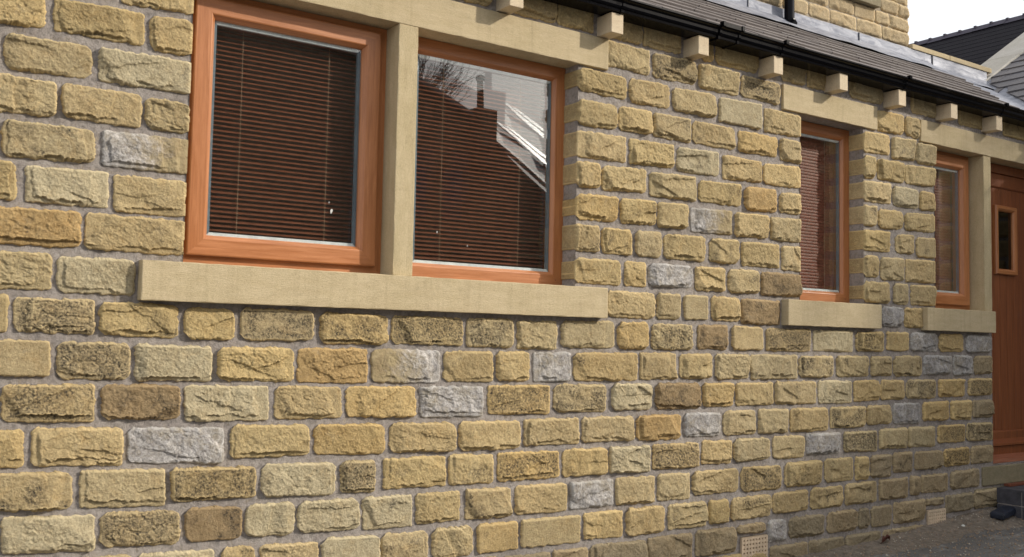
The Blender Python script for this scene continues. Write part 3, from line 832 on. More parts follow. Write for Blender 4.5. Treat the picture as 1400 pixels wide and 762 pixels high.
def blind(x0, x1, z0, z1, y, mat, tilt, label, n=None):
    t = tag(empty('venetian_blind', ((x0+x1)/2, y, z0)), label, 'blind', 'venetian blinds hanging inside the windows')
    W = x1-x0; d = .0108; rnd = random.Random(int(x0*100))
    prof = [(-d, .0), (-d*.5, .0016), (0, .0022), (d*.5, .0016), (d, .0)]
    def slat_mesh():
        v = []; 
        for xx in (-W/2, W/2):
            for (a, b) in prof: v.append((xx, a, b+.0004))
            for (a, b) in reversed(prof): v.append((xx, a, b-.0006))
        f = [(i, (i+1) % 10, 10+(i+1) % 10, 10+i) for i in range(10)] + [tuple(range(9, -1, -1)), tuple(range(10, 20))]
        me = bpy.data.meshes.new('slat'); me.from_pydata(v, [], f); me.materials.append(mat); me.update(); return me
    me = slat_mesh(); z = z0+.028; xm = (x0+x1)/2
    while z < z1-.045:
        o = link('slat', me, t, (xm, y, z)); o.rotation_euler = (R(tilt+rnd.uniform(-3, 3)), R(rnd.uniform(-.1, .1)), 0); z += .0187
    mb = MB(); mb.box((x0, y-.014, z0), (x1, y+.014, z0+.014), mat); mb.build('bottom_rail', t, bevel=.003)
    mb = MB(); mb.box((x0, y-.018, z1-.04), (x1, y+.018, z1), mat); mb.build('head_rail', t, bevel=.002)
    for fx in (.22, .78) if W > .4 else (.3,):
        xx = x0+W*fx
        for dy in (-.0145,): 
            mb = MB(); mb.tube([(xx, y+dy, z0+.01), (xx+.001, y+dy, (z0+z1)/2), (xx, y+dy, z1-.02)], 0.0015, M_CORD, 5); mb.build('cord', t)
    return t
wA, gA = window(A0, A1, True); wB, gB = window(B0, B1, False); wC, gC = window(C0, C1, False); wD, gD = window(D0, D1, True)
blind(gA[0]-.01, gA[1]+.02, gA[2]-.015, gA[3]+.03, .165, M_BLIND, 33, 'dark brown venetian blind behind the glass of the leftmost big window')
blind(gB[0]-.01, gB[1]+.005, gB[2]-.015, gB[3]+.03, .165, M_BLIND, 33, 'dark brown venetian blind in the window with the bright chimney and roof reflection')
blind(gC[0]-.01, gC[1]-.004, gC[2]-.015, gC[3]+.03, .165, M_BLIND_R, 76, 'reddish blind in the lone narrow window between two stone piers')
blind(gD[0]-.01, gD[1]-.004, gD[2]-.015, gD[3]+.03, .165, M_BLIND_R, 76, 'reddish blind in the narrow window right beside the wooden door')
# bird dropping marks on the outside of the glass
for (x, z, s, w_, gg) in ((1.712, 1.645, .010, wA, gA), (1.70, 1.68, .004, wA, gA), (2.225, 1.60, .006, wB, gB), (2.385, 1.55, .005, wB, gB)):
    mb = MB(); yy = (.104 if w_ is wA else .119)-.0008; pts = []
    for k in range(9):
        an = 2*math.pi*k/9; r = s*random.uniform(.55, 1.)*(1.6 if 5 <= k <= 7 else 1); pts.append((x+r*math.cos(an)*.6, yy, z+r*math.sin(an)))
    mb.face(pts, M_WHITE); mb.build('dried_splash', w_)

# dim rooms behind the glass
mb = MB(); mb.box((-1.5, .32, -.1), (7.35, 1.24, 2.74), M_ROOM); room = mb.build('room_lining', house)

# ---------------------------------------------------------------- door
door = empty('door', (6.93, .12, ZD)); door.parent = house; door.location = Vector((6.93, .12, ZD)) - wloc(house)
mb = MB(); sweep(mb, DOOR0, DOOR1, ZD+.045, 2.44, [(0, .19), (0, .100), (.055, .100), (.06, .104), (.06, .19), (0, .19)], M_DOOR, M_DOOR); mb.build('door_frame', door)
mb = MB(); lx0, lx1, lz0, lz1 = DOOR0+.062, DOOR1-.062, ZD+.108, 2.378
# rails and stiles stand proud of the boarded field
sweep(mb, lx0, lx1, lz0, lz1, [(0, .17), (0, .118), (.004, .115), (.088, .115), (.094, .118), (.100, .126), (.100, .17)], M_DOOR, M_DOOR); mb.build('leaf_border', door)
x = lx0+.10; bw = (lx1-lx0-.2)/6
gz = (6.80, 7.01, 1.70, 2.12)
for k in range(6):
    a, b = x+k*bw+.0012, x+(k+1)*bw-.0012
    segs = [(lz0+.1, lz1-.1)] if (b < gz[0] or a > gz[1]) else [(lz0+.1, gz[2]), (gz[3], lz1-.1)]
    mb = MB()
    for z0, z1 in segs: mb.box((a, .128, z0), (b, .15, z1), M_DOOR)
    mb.build('board', door, bevel=.002)
mb = MB(); sweep(mb, gz[0]-.035, gz[1]+.035, gz[2]-.035, gz[3]+.035, [(0, .14), (0, .112), (.006, .102), (.024, .102), (.036, .112), (.04, .118), (.04, .15)], M_WH, M_WV); gm = mb.build('glazing_bead', door)
mb = MB(); mb.face([(gz[0]-.01, .130, gz[2]-.01), (gz[1]+.01, .130, gz[2]-.01), (gz[1]+.01, .130, gz[3]+.01), (gz[0]-.01, .130, gz[3]+.01)], mat_glass('door_glass', 1.45, .8, (.25, .27, .27))); mb.build('pane', door)
mb = MB(); mb.extrude([(.08, ZD+.108), (.08, ZD+.122), (.115, ZD+.150), (.125, ZD+.150), (.125, ZD+.108)], lx0, lx1, M_DOOR); mb.build('weather_bar', door)
mb = MB(); mb.extrude([(.022, ZD+.002), (.022, ZD+.034), (.095, ZD+.046), (.19, ZD+.046), (.19, ZD+.002)], DOOR0+.002, DOOR1-.002, mat_wood('worn_threshold_wood', (1.6, 26, 26), (.32, .11, .06), (.42, .17, .10))); mb.build('threshold', door, bevel=.002)
mb = MB(); mb.tube([(7.26, .115, 1.40), (7.26, .07, 1.40), (7.23, .065, 1.40), (7.20, .068, 1.395)], .009, M_SPACER, 8); mb.box((7.225, .109, 1.30), (7.255, .1145, 1.46), M_SPACER); mb.build('handle', door, bevel=.0015)

# ---------------------------------------------------------------- gutter
gut = empty('gutter', (3, -.09, 2.70)); gut.parent = house; gut.location = Vector((3, -.09, 2.70)) - wloc(house)
GP = [(-.02, 2.7035), (-.112, 2.7035), (-.117, 2.706), (-.119, 2.716), (-.126, 2.722), (-.131, 2.730), (-.132, 2.744), (-.138, 2.751), (-.147, 2.755), (-.152, 2.760), (-.152, 2.767), (-.147, 2.769), (-.143, 2.765), (-.128, 2.756), (-.122, 2.738), (-.110, 2.716), (-.103, 2.711), (-.026, 2.711), (-.024, 2.765), (-.02, 2.765)]
mb = MB(); mb.extrude(GP, -1.6, 7.30, M_GUT); mb.build('gutter_trough', gut)
def grow(prof, d):
    return [(y-d if y < -.1 else y, z+(d if z > 2.76 else (-d*.8 if z < 2.71 else 0))) for y, z in prof]
def clip(x, w, d, nm):
    mb = MB(); mb.extrude(grow(GP, d), x-w/2, x+w/2, M_GUT); mb.box((x-w/2, -.158-d, 2.758), (x+w/2, -.138, 2.776+d), M_GUT); mb.build(nm, gut, bevel=.0015)
for x in (-.30, .83, 1.96, 3.081, 4.227, 5.358, 6.455): clip(x, .022, .004, 'bracket')
clip(3.805, .13, .003, 'union_joint'); clip(3.735, .018, .008, 'joint_clamp'); clip(3.875, .018, .008, 'joint_clamp')

# ---------------------------------------------------------------- lean-to roof with stone slates
PT = .59; AL = math.atan(PT); EY, EZ = -.085, 2.768
roof = empty('lean_to_roof', (3, .5, 3)); roof.parent = house; roof.location = Vector((3, .5, 3)) - wloc(house)
zr = lambda y: EZ + PT*(y-EY)
YT = 1.30
mb = MB(); y0, y1 = .0, YT
mb.mesh([(-1.6, -.03, zr(-.03)-.03), (7.45, -.03, zr(-.03)-.03), (8.75, YT, zr(YT)-.03), (-1.6, YT, zr(YT)-.03), (-1.6, -.03, zr(-.03)-.075), (7.45, -.03, zr(-.03)-.075), (8.75, YT, zr(YT)-.075), (-1.6, YT, zr(YT)-.075)],
        [(0,1,2,3),(4,7,6,5),(0,4,5,1),(1,5,6,2),(2,6,7,3),(3,7,4,0)], M_HOUSE); mb.build('roof_deck', roof)
GAU = .182; rnd = random.Random(5); VX = lambda y: y+6.80      # slates stop at the valley lead
def slate(xa, xb, k, parent, name='slate', store=None):
    s0 = k*GAU; L = GAU+.07; th = rnd.uniform(.013, .018); lift = .016
    pts = []
    for s in (s0, s0+L):
        yy = EY+s*math.cos(AL); 
        xr = min(xb, VX(yy)); xl = xa
        if xr-xl < .02: xr = xl+.02
        pts.append((xl, xr, s))
    if pts[0][1]-pts[0][0] < .05: return
    V = []
    for (xl, xr, s), off in ((pts[0], lift), (pts[1], 0.)):
        for xx in (xl, xr):
            for hgt in (off+th, off):
                y = EY+s*math.cos(AL)-hgt*math.sin(AL); z = EZ+s*math.sin(AL)+hgt*math.cos(AL); V.append((xx, y, z+rnd.uniform(-.001, .001)))
    # order: lo-left top/bot, lo-right top/bot, hi-left top/bot, hi-right top/bot
    F = [(0, 2, 6, 4), (1, 5, 7, 3), (0, 1, 3, 2), (4, 6, 7, 5), (0, 4, 5, 1), (2, 3, 7, 6)]
    if store is not None: store.mesh(V, F, M_SLATE); return
    mb = MB(); mb.mesh(V, F, M_SLATE); mb.build(name, parent, bevel=.002, seg=1)
store = MB()
NR = 7
for k in range(NR):
    x = 1.7 + (k % 2)*.16 + rnd.uniform(-.04, .04); xs0 = x
    lim = VX(EY+(k*GAU+.05)*math.cos(AL))
    while x < lim:
        w = rnd.uniform(.26, .42); slate(x+.002, x+w-.002, k, roof); x += w
    x = xs0
    while x > -1.55: w = rnd.uniform(.26, .42); slate(x-w+.002, x-.002, k, roof, store=store); x -= w
tag(store.build('distant_slates', roof), kind='stuff')
# valley lead and step flashing
YF = 1.27
mb = MB()
def zv(x, y, x0=7.31): return max(zr(y), EZ+PT*(x-x0))-.006
n = 14; rows = []
for i in range(n+1):
    y = -.09+(YT+.09)*i/n; xc = y+7.40; rows.append([(VX(y)-.06, y, zr(y)+.004), (xc-.2, y, zr(y)-.004), (xc, y, zr(y)-.008), (xc+.2, y, EZ+PT*(xc+.2-7.315)), (y+7.95, y, EZ+PT*(y+7.95-7.315)+.002)])
v = [p for r_ in rows for p in r_]; f = [(i*5+j, i*5+j+1, (i+1)*5+j+1, (i+1)*5+j) for i in range(n) for j in range(4)]
mb.mesh(v, f, M_LEAD); mb.build('valley_lead', roof, smooth=True)
def lead_strip(name, x0, x1, prof):
    """wavy lead sheet: profile (y,z) from the bottom edge to the top"""
    mb = MB(); n = max(2, int((x1-x0)/.05)); m = len(prof); v = []
    for i in range(n+1):
        x = x0+(x1-x0)*i/n
        for j, (y, z) in enumerate(prof):
            a = .003*math.sin(x*7+j*1.3)+.002*math.sin(x*19+j*2.1); v.append((x, y-abs(a)*.6-.002*(i % n == 0), z+(a if j == 0 else a*.3)))
    f = [(i*m+j, (i+1)*m+j, (i+1)*m+j+1, i*m+j+1) for i in range(n) for j in range(m-1)]
    mb.mesh(v, f, M_LEAD)
    vv = [(x_, y_+.004, z_-.001) for x_, y_, z_ in v]; mb.mesh(vv, [q[::-1] for q in f], M_LEAD)
    return mb.build(name, roof, smooth=True)
FP = [(1.045, zr(1.045)+.033), (1.13, zr(1.13)+.038), (1.20, zr(1.20)+.042), (1.25, zr(1.25)+.056), (1.270, 3.615), (1.272, 3.690), (1.29, 3.697)]
for a, b in ((-1.6, -.2), (-.2, 1.25), (1.25, 2.7), (2.7, 4.1), (4.1, 5.505), (5.505, 6.825), (6.825, 7.74), (7.74, 8.72)):
    lead_strip('lead_flashing', a+.004, b+.006, [(y, z-(.031 if a > 7.7 and j < 4 else 0)) for j, (y, z) in enumerate(FP)])
mb = MB()
for x in (5.505, 6.825, 7.855): mb.box((x-.0035, 1.2615, 3.60), (x+.0035, 1.2725, 3.688), M_BLACK)
mb.build('lead_joint', roof)

# ================================================================ taller house behind
hb = tag(empty('stone_house', (4, 2.5, 0)), 'taller sandstone house rising behind the lean-to slates, black pipe on its wall', 'building')
YW = 1.30; XC = 7.552
mb = MB(); mb.box((-1.6, YW, -.3), (XC-.006, 6.5, 6.0), mat_plain('sandy_mortar', (.36, .30, .22), .95, 0, .2, 40, .003)); uw = mb.build('rear_wall', hb, (4, YW, 4))
rnd2 = np.random.RandomState(21)
zz = 3.712; rects = []
while zz < 5.9:
    hgt = .118; x = -1.55+rnd2.uniform(0, .2)
    while x < XC-.04:
        w = rnd2.uniform(.20, .36); xe = min(x+w, XC)
        if XC-xe < .1: xe = XC
        sill_gap = (zz+hgt > 3.96 and zz < 5.0 and x < 7.06 and xe > 6.18)
        if not sill_gap:
            if 4.4 < x and zz < 4.2: 
                st = add_stone([x, zz+hgt-.008, xe-.007, zz+hgt-.008, x, zz, xe-.007, zz], 'p' if rnd2.rand() < .3 else 'n', uw, .012, y=YW)
                st.location = Vector(((x+xe-.007)/2, YW, zz+(hgt-.008)/2)) - wloc(uw); kk = rnd2.uniform(.92, 1.08); st.color = (.50*kk, .40*kk, .25*kk, .0)
            else: rects.append((x, xe-.007, zz, zz+hgt-.008))
        x = xe
    zz += hgt
stuff_stones('distant_stones', uw, rects, YW, .03)
uwin = empty('upper_window', (6.6, YW, 3.95)); uwin.parent = hb; uwin.location = Vector((6.6, YW, 3.95)) - wloc(hb)
dressed('window_sill', (6.15, 1.245, 3.947), (7.09, 1.42, 4.07), M_PLINTH, uwin, .005)
mb = MB(); sweep(mb, 6.25, 7.0, 4.075, 5.0, [(0, YW), (0, YW-.012), (.07, YW-.012), (.08, YW-.004), (.08, YW)]); mb.build('frame', uwin)
mb = MB(); mb.face([(6.33, YW-.004, 4.155), (6.92, YW-.004, 4.155), (6.92, YW-.004, 4.92), (6.33, YW-.004, 4.92)], M_BLACK); mb.face([(6.33, YW-.008, 4.155), (6.92, YW-.008, 4.155), (6.92, YW-.008, 4.92), (6.33, YW-.008, 4.92)], M_GLASS); mb.build('pane', uwin)  # black face behind the glass stands in for the unlit room
# its own roof
mb = MB(); mb.mesh([(-1.7, 1.1, 5.98), (XC+.12, 1.1, 5.98), (XC+.12, 3.9, 7.7), (-1.7, 3.9, 7.7), (-1.7, 6.7, 5.98), (XC+.12, 6.7, 5.98)], [(0, 1, 2, 3), (3, 2, 5, 4), (0, 3, 4), (1, 5, 2), (0, 4, 5, 1)], M_SLATE2); mb.build('roof', hb)
# pipe that empties on to the lead
mb = MB(); mb.tube([(5.905, 1.215, 6.0), (5.905, 1.215, 3.60), (5.906, 1.185, 3.545)], .038, M_GUT, 16); pp = mb.build('downpipe', hb, smooth=False)
for p in pp.data.polygons: p.use_smooth = len(p.vertices) == 4
mb = MB(); mb.box((5.855, 1.2, 4.62), (5.955, 1.30, 4.65), M_GUT); mb.build('pipe_clip', hb, bevel=.003)

# parapet that closes the lean-to beyond the corner of the tall house
mb = MB(); mb.box((XC+.003, 1.30, 2.6), (10.6, 1.62, 3.690), M_MORTAR); mb.build('parapet_wall', house)
for a, b in ((XC+.004, 8.12), (8.126, 8.80)):
    dressed('coping_stone', (a, 1.262, 3.692), (b, 1.66, 3.734), M_SILL, house, .004)

# ================================================================ projecting wing on the right: only its roof shows
wing = tag(empty('side_wing', (9, 0, 0)), 'wing at the far right with grey slate roof and pale raking coping', 'building')
WX0 = 7.31; zw = lambda x: EZ-.02+PT*(x-WX0)
XR = 10.9; YG = -.76
mb = MB()
mb.mesh([(7.45, YG, -.5), (14.3, YG, -.5), (14.3, YG, 2.7), (XR, YG, zw(XR)-.14), (7.45, YG, 2.70)] + [(7.45, 1.3, -.5), (14.3, 1.3, -.5), (14.3, 1.3, 2.7), (XR, 1.3, zw(XR)-.14), (7.45, 1.3, 2.70)],
        [(0, 1, 2, 3, 4), (5, 9, 8, 7, 6), (0, 4, 9, 5), (1, 6, 7, 2), (3, 2, 7, 8)], M_MORTAR)
ww = mb.build('wing_wall', wing)
stuff_stones('distant_stones', ww, [(-b, -a, z0, z1) for a, b, z0, z1 in courses(YG+.01, -.04, -.1, 2.7)], 7.449, .02, 'y')
wr = empty('wing_roof', (9, 0, 3.5)); wr.parent = wing; wr.location = Vector((9, 0, 3.5)) - wloc(wing)
mb = MB(); mb.mesh([(7.70, YG-.05, zw(7.70)-.025), (XR, YG-.05, zw(XR)-.025), (XR, 1.3, zw(XR)-.025), (8.95, 1.3, zw(8.95)-.025), (7.70, .05, zw(7.70)-.025)], [(0, 1, 2, 3, 4)], M_HOUSE); mb.build('roof_deck', wr)
st2 = MB(); GA2 = .20; k = 0
while True:
    s0 = k*GA2; xlo = 7.25+s0*math.cos(AL); xhi = xlo+(GA2+.06)*math.cos(AL)
    if xlo > XR-.1: break
    yv = min(1.285, (xlo-8.667)+1.178+.03); yv2 = min(1.285, (xhi-8.667)+1.178+.03)  # edge along the valley
    y = YG-.06
    if yv > y+.1:
        while y < yv2-.02:
            w = rnd.uniform(.24, .36); ya = y+.002; yb0 = min(y+w-.002, yv); yb1 = min(y+w-.002, yv2); y += w
            if yb0-ya < .02: yb0 = ya+.02
            if yb1-ya < .03: continue
            th = rnd.uniform(.010, .014); V = []
            for xx, yb, off in ((xlo, yb0, .016), (xhi, yb1, 0)):
                for yy in (ya, yb):
                    for hh in (off+th, off): V.append((xx-hh*math.sin(AL), yy, zw(xx)+hh*math.cos(AL)))
            F = [(0, 4, 6, 2), (1, 3, 7, 5), (0, 2, 3, 1), (4, 5, 7, 6), (0, 1, 5, 4), (2, 6, 7, 3)]
            if xlo < 9.9 and ya > -.7: mb = MB(); mb.mesh(V, F, M_SLATE2); mb.build('slate', wr, bevel=.0015, seg=1)
            else: st2.mesh(V, F, M_SLATE2)
    k += 1
mb = MB(); mb.mesh([(XR, YG-.05, zw(XR)+.02), (XR, 1.3, zw(XR)+.02), (14.4, 1.3, 2.68), (14.4, YG-.05, 2.68)], [(0, 1, 2, 3)], M_SLATE2); mb.build('far_slope', wr)
if st2.v: tag(st2.build('distant_slates', wr), kind='stuff')
# raking coping along the back gable of the wing
def rake(name, xa, xb, ya, yb, lo, hi, m):
    mb = MB(); z = lambda x, d: 3.644+.598*(x-8.892)+d
    V = [(x_, y_, z(x_, d)) for x_ in (xa, xb) for y_ in (ya, yb) for d in (lo, hi)]
    mb.mesh(V, [(0, 4, 5, 1), (2, 3, 7, 6), (0, 2, 6, 4), (1, 5, 7, 3), (0, 1, 3, 2), (4, 6, 7, 5)], m); return mb.build(name, wing, bevel=.004)
M_PALECOPE = mat_sawn('pale_coping_face', (.52, .50, .46), (.46, .44, .40), (6, 6, 6))
for i in range(5):
    a = 8.74+i*.62; rake('coping_stone', a-.06, a+.555, 1.262, 1.60, .0, .085, M_PALECOPE)

# ================================================================ neighbour with the dark roof
nb = tag(empty('neighbouring_house', (22, 6, 0)), 'distant house whose dark slate roof and ridge tiles show above the coping', 'building')
mb = MB(); mb.box((17, -6, -.3), (24, 11.2, 5.2), M_HOUSE); mb.build('wall', nb)
mb = MB(); RX, RZ, RY = 19.4, 7.78, 9.25
mb.mesh([(15.6, -6.3, 4.9), (15.6, RY, 4.9), (RX, RY, RZ), (RX, -6.3, RZ), (23.2, -6.3, 4.9), (23.2, RY, 4.9)], [(0, 3, 2, 1), (3, 4, 5, 2), (1, 2, 5), (0, 4, 3)], M_DARKROOF)
nr = mb.build('roof', nb)
rows_ = MB(); slope = (RZ-4.9)/(RX-15.6)
for k in range(22):                                                       # slate courses standing proud of the slope
    xa = 15.6+k*.173; xb = xa+.17; z = lambda x: 4.9+slope*(x-15.6)
    rows_.mesh([(xa, -6.3, z(xa)+.010), (xa, RY, z(xa)+.010), (xb, RY, z(xb)+.004), (xb, -6.3, z(xb)+.004), (xa, -6.3, z(xa)), (xa, RY, z(xa))], [(0, 1, 2, 3), (4, 5, 1, 0)], M_DARKROOF)
rows_.build('slate_courses', nr)
ridge = None
M_RIDGE = mat_plain('ridge_tile_clay', (.05, .043, .06), .9)
for k in range(34):
    y = RY-.02-.34*k
    mb = MB(); mb.mesh([(RX-.14, y, RZ-.07), (RX, y, RZ+.06), (RX+.14, y, RZ-.07), (RX-.14, y-.335, RZ-.07), (RX, y-.335, RZ+.06), (RX+.14, y-.335, RZ-.07)], [(0, 1, 4, 3), (1, 2, 5, 4), (0, 2, 1), (3, 4, 5), (0, 3, 5, 2)], M_RIDGE)
    mb.box((RX-.07, y-.05, RZ+.0), (RX+.07, y-.0, RZ+.060), M_RIDGE)
    if ridge is None: ridge = mb.build('ridge_tile', nr); base = ridge.location.copy()
    else:
        c = ridge.copy(); COL.objects.link(c); c.location = base + Vector((0, -.34*k, random.uniform(-.006, .006)))

# ================================================================ the yard
mb = MB(); n = 40; X0, X1, Y0, Y1 = -60, 80, -60, 80
def gz_(x, y): return GX(max(-6, min(12, x)))
xs_ = [-60, -30, -10] + [-6+i*.5 for i in range(37)] + [14, 25, 50, 80]; ys_ = [-60, -30, -15, -8, -4, -2, -1, -.5, 0, 2, 6, 15, 40, 80]
V = [(x, y, gz_(x, y)) for y in ys_ for x in xs_]; m = len(xs_)
mb.mesh(V, [(j*m+i, j*m+i+1, (j+1)*m+i+1, (j+1)*m+i) for j in range(len(ys_)-1) for i in range(m-1)], M_GROUND)
g = mb.build('ground', None, (0, 0, 0)); tag(g, kind='structure')
# band of sandy mortar droppings at the foot of the wall
rs3 = np.random.RandomState(5)
nx, ny = 260, 12; V = []; xx_ = 2.6+4.5*np.arange(nx+1)/nx
WD = np.maximum(.05, .17+.30*fbm(xx_*1.3, xx_*0+4, 5, .65)+.07*np.maximum(0, xx_-5.2)+.06*fbm(xx_*16, xx_*0+9, 3, .7))
for j in range(ny+1):
    for i in range(nx+1):
        x = 2.6+4.5*i/nx; t = j/ny; wd = WD[i]; y = .004-t*wd
        h = (1-t)**1.4*(.022+.035*max(0, min(1, (x-5.2)/1.0)))
        V.append((x, y, GX(x)+h-.004*t+ .006))
V = np.array(V); V[:, 2] += .014*fbm(V[:, 0]*14, V[:, 1]*14, 4, .6)*np.clip(1.2-np.tile(np.arange(ny+1)[:, None]/ny, (1, nx+1)).ravel(), .1, 1); 
tt = np.repeat(np.arange(ny+1)/ny, nx+1); V[tt == 1, 2] = [GX(x)-.004 for x in V[tt == 1, 0]]
idx = np.arange((nx+1)*(ny+1)).reshape(ny+1, nx+1); F = np.stack([idx[:-1, :-1], idx[1:, :-1], idx[1:, 1:], idx[:-1, 1:]], -1).reshape(-1, 4)
d = link('debris_strip', np_mesh('debris_strip', V, F, M_DEBRIS)); tag(d, kind='stuff')
mb = MB(); pm = [mat_plain('crumb_a', (.30, .22, .15), .95), mat_plain('crumb_b', (.16, .12, .09), .95), mat_plain('crumb_c', (.42, .38, .32), .95), mat_plain('crumb_d', (.22, .19, .16), .95)]
for k in range(3500):
    x = rs3.uniform(3.2, 6.9); t = rs3.rand()**1.6; y = -.005-t*.75; s = rs3.uniform(.002, .007)*(1.5 if rs3.rand() < .06 else 1)
    wd = float(np.interp(x, xx_, WD)); tq = min(1, -y/wd)
    z = GX(x) + (1-tq)**1.4*(.022+.035*max(0, min(1, (x-5.2)/1.0))) + .004
    a = rs3.uniform(.6, 1.2, 6)*s
    mb.mesh([(x+a[0], y, z), (x, y+a[1], z), (x-a[2], y, z), (x, y-a[3], z), (x, y, z+a[4]*.9), (x, y, z-a[5])], [(0,1,4),(1,2,4),(2,3,4),(3,0,4),(1,0,5),(2,1,5),(3,2,5),(0,3,5)], pm[rs3.randint(4) if rs3.rand() < .4 else 0])
tag(mb.build('gravel', None, (0, 0, 0)), kind='stuff')
# brown leaf against the wall
mb = MB(); ML = mat_plain('dead_leaf_brown', (.075, .022, .012), .8); cx, cy, cz = 5.20, -.085, GX(5.2)+.022; V = []; F = []
for i in range(9):
    t = i/8; w = .026*math.sin(math.pi*min(1, t*1.05+.02))**.7; 
    for sd in (-1, 0, 1): V.append((cx-.045+.09*t, cy+sd*w*.7-.01*math.sin(t*5), cz+.022*math.sin(t*3.0)+abs(sd)*(.016+.012*math.sin(t*9))))
for i in range(8):
    for j in (0, 1): F.append((i*3+j, i*3+j+1, (i+1)*3+j+1, (i+1)*3+j))
mb.mesh(V, F, ML); mb.tube([(cx-.045, cy, cz+.003), (cx-.075, cy-.01, cz+.002)], .0018, ML, 5); tag(mb.build('dead_leaf', None), 'curled reddish brown dead leaf on the ground against the wall foot', 'leaf')
mb = MB(); bm = bmesh.new(); bmesh.ops.create_icosphere(bm, subdivisions=2, radius=.012)
mb.mesh([(5.97+v.co.x*1.3, -.10+v.co.y, GX(5.97)+.022+v.co.z*.7+.002*math.sin(v.co.x*400)) for v in bm.verts], [tuple(v.index for v in f.verts) for f in bm.faces], M_WHITE); bm.free()
tag(mb.build('pebble', None, smooth=True), 'small white pebble in the debris right of the far air brick', 'pebble')
# doorstep of two courses of dark brick
st = tag(empty('doorstep', (6.95, -.2, .0)), 'low dark blue-grey doorstep of brick courses below the wooden door', 'step')
for j in range(2):
    x = 6.50 - (.0 if j else .0)
    first = .11 if j else .215
    while x < 7.40:
        w = min(first, 7.42-x); first = .215
        if w < .03: break
        for yy in ((-.36, -.192), (-.188, -.022)):
            dressed('brick', (x+.002, yy[0], .012+j*.106), (x+w-.006, yy[1], .012+j*.106+.100), M_DARKBRICK, st, .004)
        x += w
mb = MB(); mb.box((6.505, -.355, .01), (7.40, -.03, .205), M_MORTAR); mb.build('bedding', st)
dressed('tile', (6.60, -.060, .219), (7.40, -.018, .236), mat_plain('red_quarry_tile', (.16, .045, .022), .6), st, .003)
# dark slab lying by the step
mb = MB(); 
o = dressed('slate_slab', (-.115, -.045, -.021), (.115, .045, .021), M_BLACK, None, .012, .004)
o.location = (6.395, -.125, GX(6.4)+.058); o.rotation_euler = (R(3), R(-5), R(10)); tag(o, 'dark blue-black slab lying on the debris against the doorstep', 'slab')

# ================================================================ what the glass reflects: house and trees across the yard
op = tag(empty('opposite_house', (7, -14, 0)), 'dark house across the yard with a tall chimney, seen only as a reflection', 'building')
OY = -12.8
mb = MB(); mb.mesh([(.5, OY, -.5), (12.2, OY, -.5), (12.2, OY, 4.4), (10.9, OY, 5.35), (9.2, OY, 6.05), (6.0, OY, 6.6), (.5, OY, 5.0)] + [(.5, OY-9, -.5), (12.2, OY-9, -.5), (12.2, OY-9, 4.4), (10.9, OY-9, 5.35), (9.2, OY-9, 6.05), (6.0, OY-9, 6.6), (.5, OY-9, 5.0)],
        [tuple(range(7)), tuple(range(13, 6, -1))] + [(i, i+7, (i+1) % 7+7, (i+1) % 7) for i in range(7)], M_HOUSE); mb.build('gable_wall', op)
def slab(pts, t, m, name, par, n=(0, 0, 1)):
    mb = MB(); a = [Vector(p) for p in pts]; n = (a[1]-a[0]).cross(a[2]-a[0]).normalized()
    b = [p-n*t for p in a]; k = len(a)
    mb.mesh(a+b, [tuple(range(k)), tuple(range(k, 2*k))[::-1]]+[(i, i+k, (i+1) % k+k, (i+1) % k) for i in range(k)], m); return mb.build(name, par)
# main roof slope towards us on the right of the chimney
RP = [Vector(p) for p in ((11.17, -13.0, 5.24), (13.4, -13.0, 3.95), (15.6, -15.8, 5.6), (12.86, -15.8, 6.38))]
rf = slab(RP, .08, mat_plain('pale_weathered_slate', (.30, .30, .31), .6), 'roof', op)
for (xa, za), (xb, zb) in (((.3, 4.98), (6.0, 6.68)), ((6.0, 6.68), (9.2, 6.13)), ((9.2, 6.13), (11.0, 5.38))):
    slab([(xa, OY+.15, za), (xb, OY+.15, zb), (xb, OY-9, zb), (xa, OY-9, za)], .08, M_SLATE2, 'roof_slope', op)
SW = [(10.96, -.5), (16.4, -.5), (16.4, 2.3), (13.4, 3.86), (11.17, 5.14), (10.96, 5.14)]
mb = MB(); mb.mesh([(x, -12.96, z) for x, z in SW]+[(x, OY-8, z-.2) for x, z in SW], [tuple(range(6)), tuple(range(11, 5, -1))]+[(i, i+6, (i+1) % 6+6, (i+1) % 6) for i in range(6)], M_HOUSE); mb.build('side_wall', op)
mb = MB(); mb.box((10.50, OY+.0, 4.6), (10.98, OY+.32, 5.76), M_HOUSE); ch = mb.build('chimney', op, bevel=.02)
mb = MB(); mb.tube([(10.70, OY+.1, 5.7), (10.70, OY+.1, 6.38)], .075, M_HOUSE, 10, .065); mb.tube([(10.70, OY+.1, 6.37), (10.70, OY+.1, 6.46)], .095, M_HOUSE, 10, .09); mb.build('chimney_pot', ch)
M_SKYL = mat_plain('skylight_metal', (.50, .51, .53), .5, .7, .05, 3, .0001)
def rp(u, v): return (RP[0]*(1-u)+RP[1]*u)*(1-v) + (RP[3]*(1-u)+RP[2]*u)*v + Vector((.03, .08, .13))
for q in (((.03, .80), (.58, .34), (.76, .42), (.10, .83)), ((.13, .83), (.82, .46), (.96, .53), (.21, .86))):
    slab([tuple(rp(*p)) for p in q], .03, M_SKYL, 'skylight', op)
for (x, z) in ((9.35, 4.0), (10.15, 4.0)):
    mb = MB(); mb.box((x-.22, OY-.02, z-.5), (x+.22, OY+.03, z+.5), mat_plain('dull_window', (.05, .06, .08), .3)); mb.build('window', op)
    
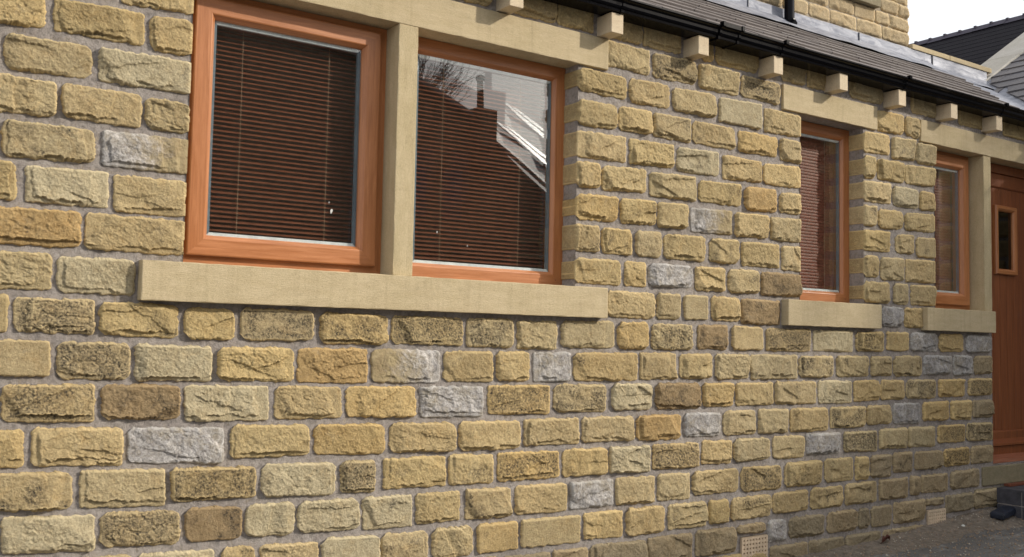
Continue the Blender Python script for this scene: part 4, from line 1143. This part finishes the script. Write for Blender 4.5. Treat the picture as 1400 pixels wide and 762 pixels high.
def bare_tree(x, y, h, seed, label, spread=1., levels=6, leaf=False):
    rn = random.Random(seed); t = tag(empty('bare_tree', (x, y, GX(5)-.1)), label, 'tree', 'trees behind the house across the yard')
    mt = MB(); mc = MB()
    def br(p, d, L, r, lv):
        q = p + d*L; mid = p+d*L*.5+Vector((rn.uniform(-1, 1), rn.uniform(-1, 1), rn.uniform(-.5, .5)))*L*.06
        (mt if lv >= levels-1 else mc).tube([p, mid, q], r, M_BARK, 6 if lv > 2 else 3, r*.62)
        if lv == 0: return
        for k in range(3 if lv < levels-0 else 4):
            a = d.orthogonal().normalized(); b = d.cross(a); an = rn.uniform(0, 6.28); sp = rn.uniform(.35, .85)*spread
            nd = (d + sp*(math.cos(an)*a+math.sin(an)*b)+Vector((0, 0, .12))).normalized(); br(q if k else mid, nd, L*rn.uniform(.62, .82), r*.58, lv-1)
    br(Vector((x, y, -.3)), Vector((0, 0, 1)), h*.27, h*.020, levels)
    mt.build('trunk', t); mc.build('crown', t); return t
bare_tree(9.3, -17.2, 9.6, 3, 'leafless tree closest behind the opposite roof', .55)
bare_tree(10.2, -18.3, 9.8, 5, 'leafless tree in the middle of three behind the opposite house', .5)
bare_tree(9.0, -18.2, 10.8, 8, 'leafless tree nearest the evergreens behind the opposite roof', .6)
def evergreen(x, y, h, r, n, label, seed, z0=.3, leaf=.085, name='evergreen_tree'):
    t = tag(empty(name, (x, y, GX(x))), label, 'tree')
    mb = MB(); mb.tube([(x, y, -.2), (x+.05, y, h*.4), (x, y+.05, h*.85)], .16, M_BARK, 8, .04); mb.build('trunk', t)
    rg = np.random.RandomState(seed); k = 0; V = []; 
    cl = rg.normal(size=(60, 3)); cl /= np.linalg.norm(cl, axis=1)[:, None]; cl *= rg.uniform(.35, .95, (60, 1))
    c = cl[rg.randint(60, size=n)] + rg.normal(size=(n, 3))*.16
    c = c*np.array([r, r, (h-z0)/2]) + np.array([x, y, (h+z0)/2]); 
    a = rg.normal(size=(n, 3)); a /= np.linalg.norm(a, axis=1)[:, None]; b = np.cross(a, rg.normal(size=(n, 3))); b /= np.linalg.norm(b, axis=1)[:, None]
    s = leaf*rg.uniform(.6, 1.3, (n, 1)); v = np.stack([c-a*s, c+b*s*.5, c+a*s, c-b*s*.5], 1).reshape(-1, 3)
    me = np_mesh('crown', v, np.arange(4*n).reshape(n, 4), M_LEAF, False); o = link('crown', me, t, (0, 0, 0)); return t
evergreen(14.6, -5.7, 7.3, 3.5, 60000, 'dense evergreen added out of view on the right to shade the door end', 4, leaf=.12)  # unseen tree added for gradual shade on the lower right wall
evergreen(-1.5, -15, 8.5, 3.2, 26000, 'tall evergreen across the yard on the far left', 6, leaf=.12)
evergreen(6.6, -17.5, 9.6, 2.6, 30000, 'tall evergreen rising behind the opposite roof, nearest the leafless trees', 16, leaf=.13)
evergreen(3.0, -17.0, 10.4, 3.0, 30000, 'broad evergreen behind the left end of the opposite roof', 17, leaf=.13)
gw = tag(empty('sky_screen_wall', (14, -9.5, 0)), 'tall stone wall added out of view to keep bright sky out of the panes', 'wall')  # unseen wall added to block low bright sky from the narrow window's reflection
mb = MB(); mb.box((9.5, -9.8, -.2), (30, -9.45, 2.5), M_HOUSE); mb.build('wall_body', gw)
for k in range(20): dressed('coping_stone', (9.5+k*1.02, -9.86, 2.503), (10.51+k*1.02, -9.39, 2.58), M_PLINTH, gw, .01)
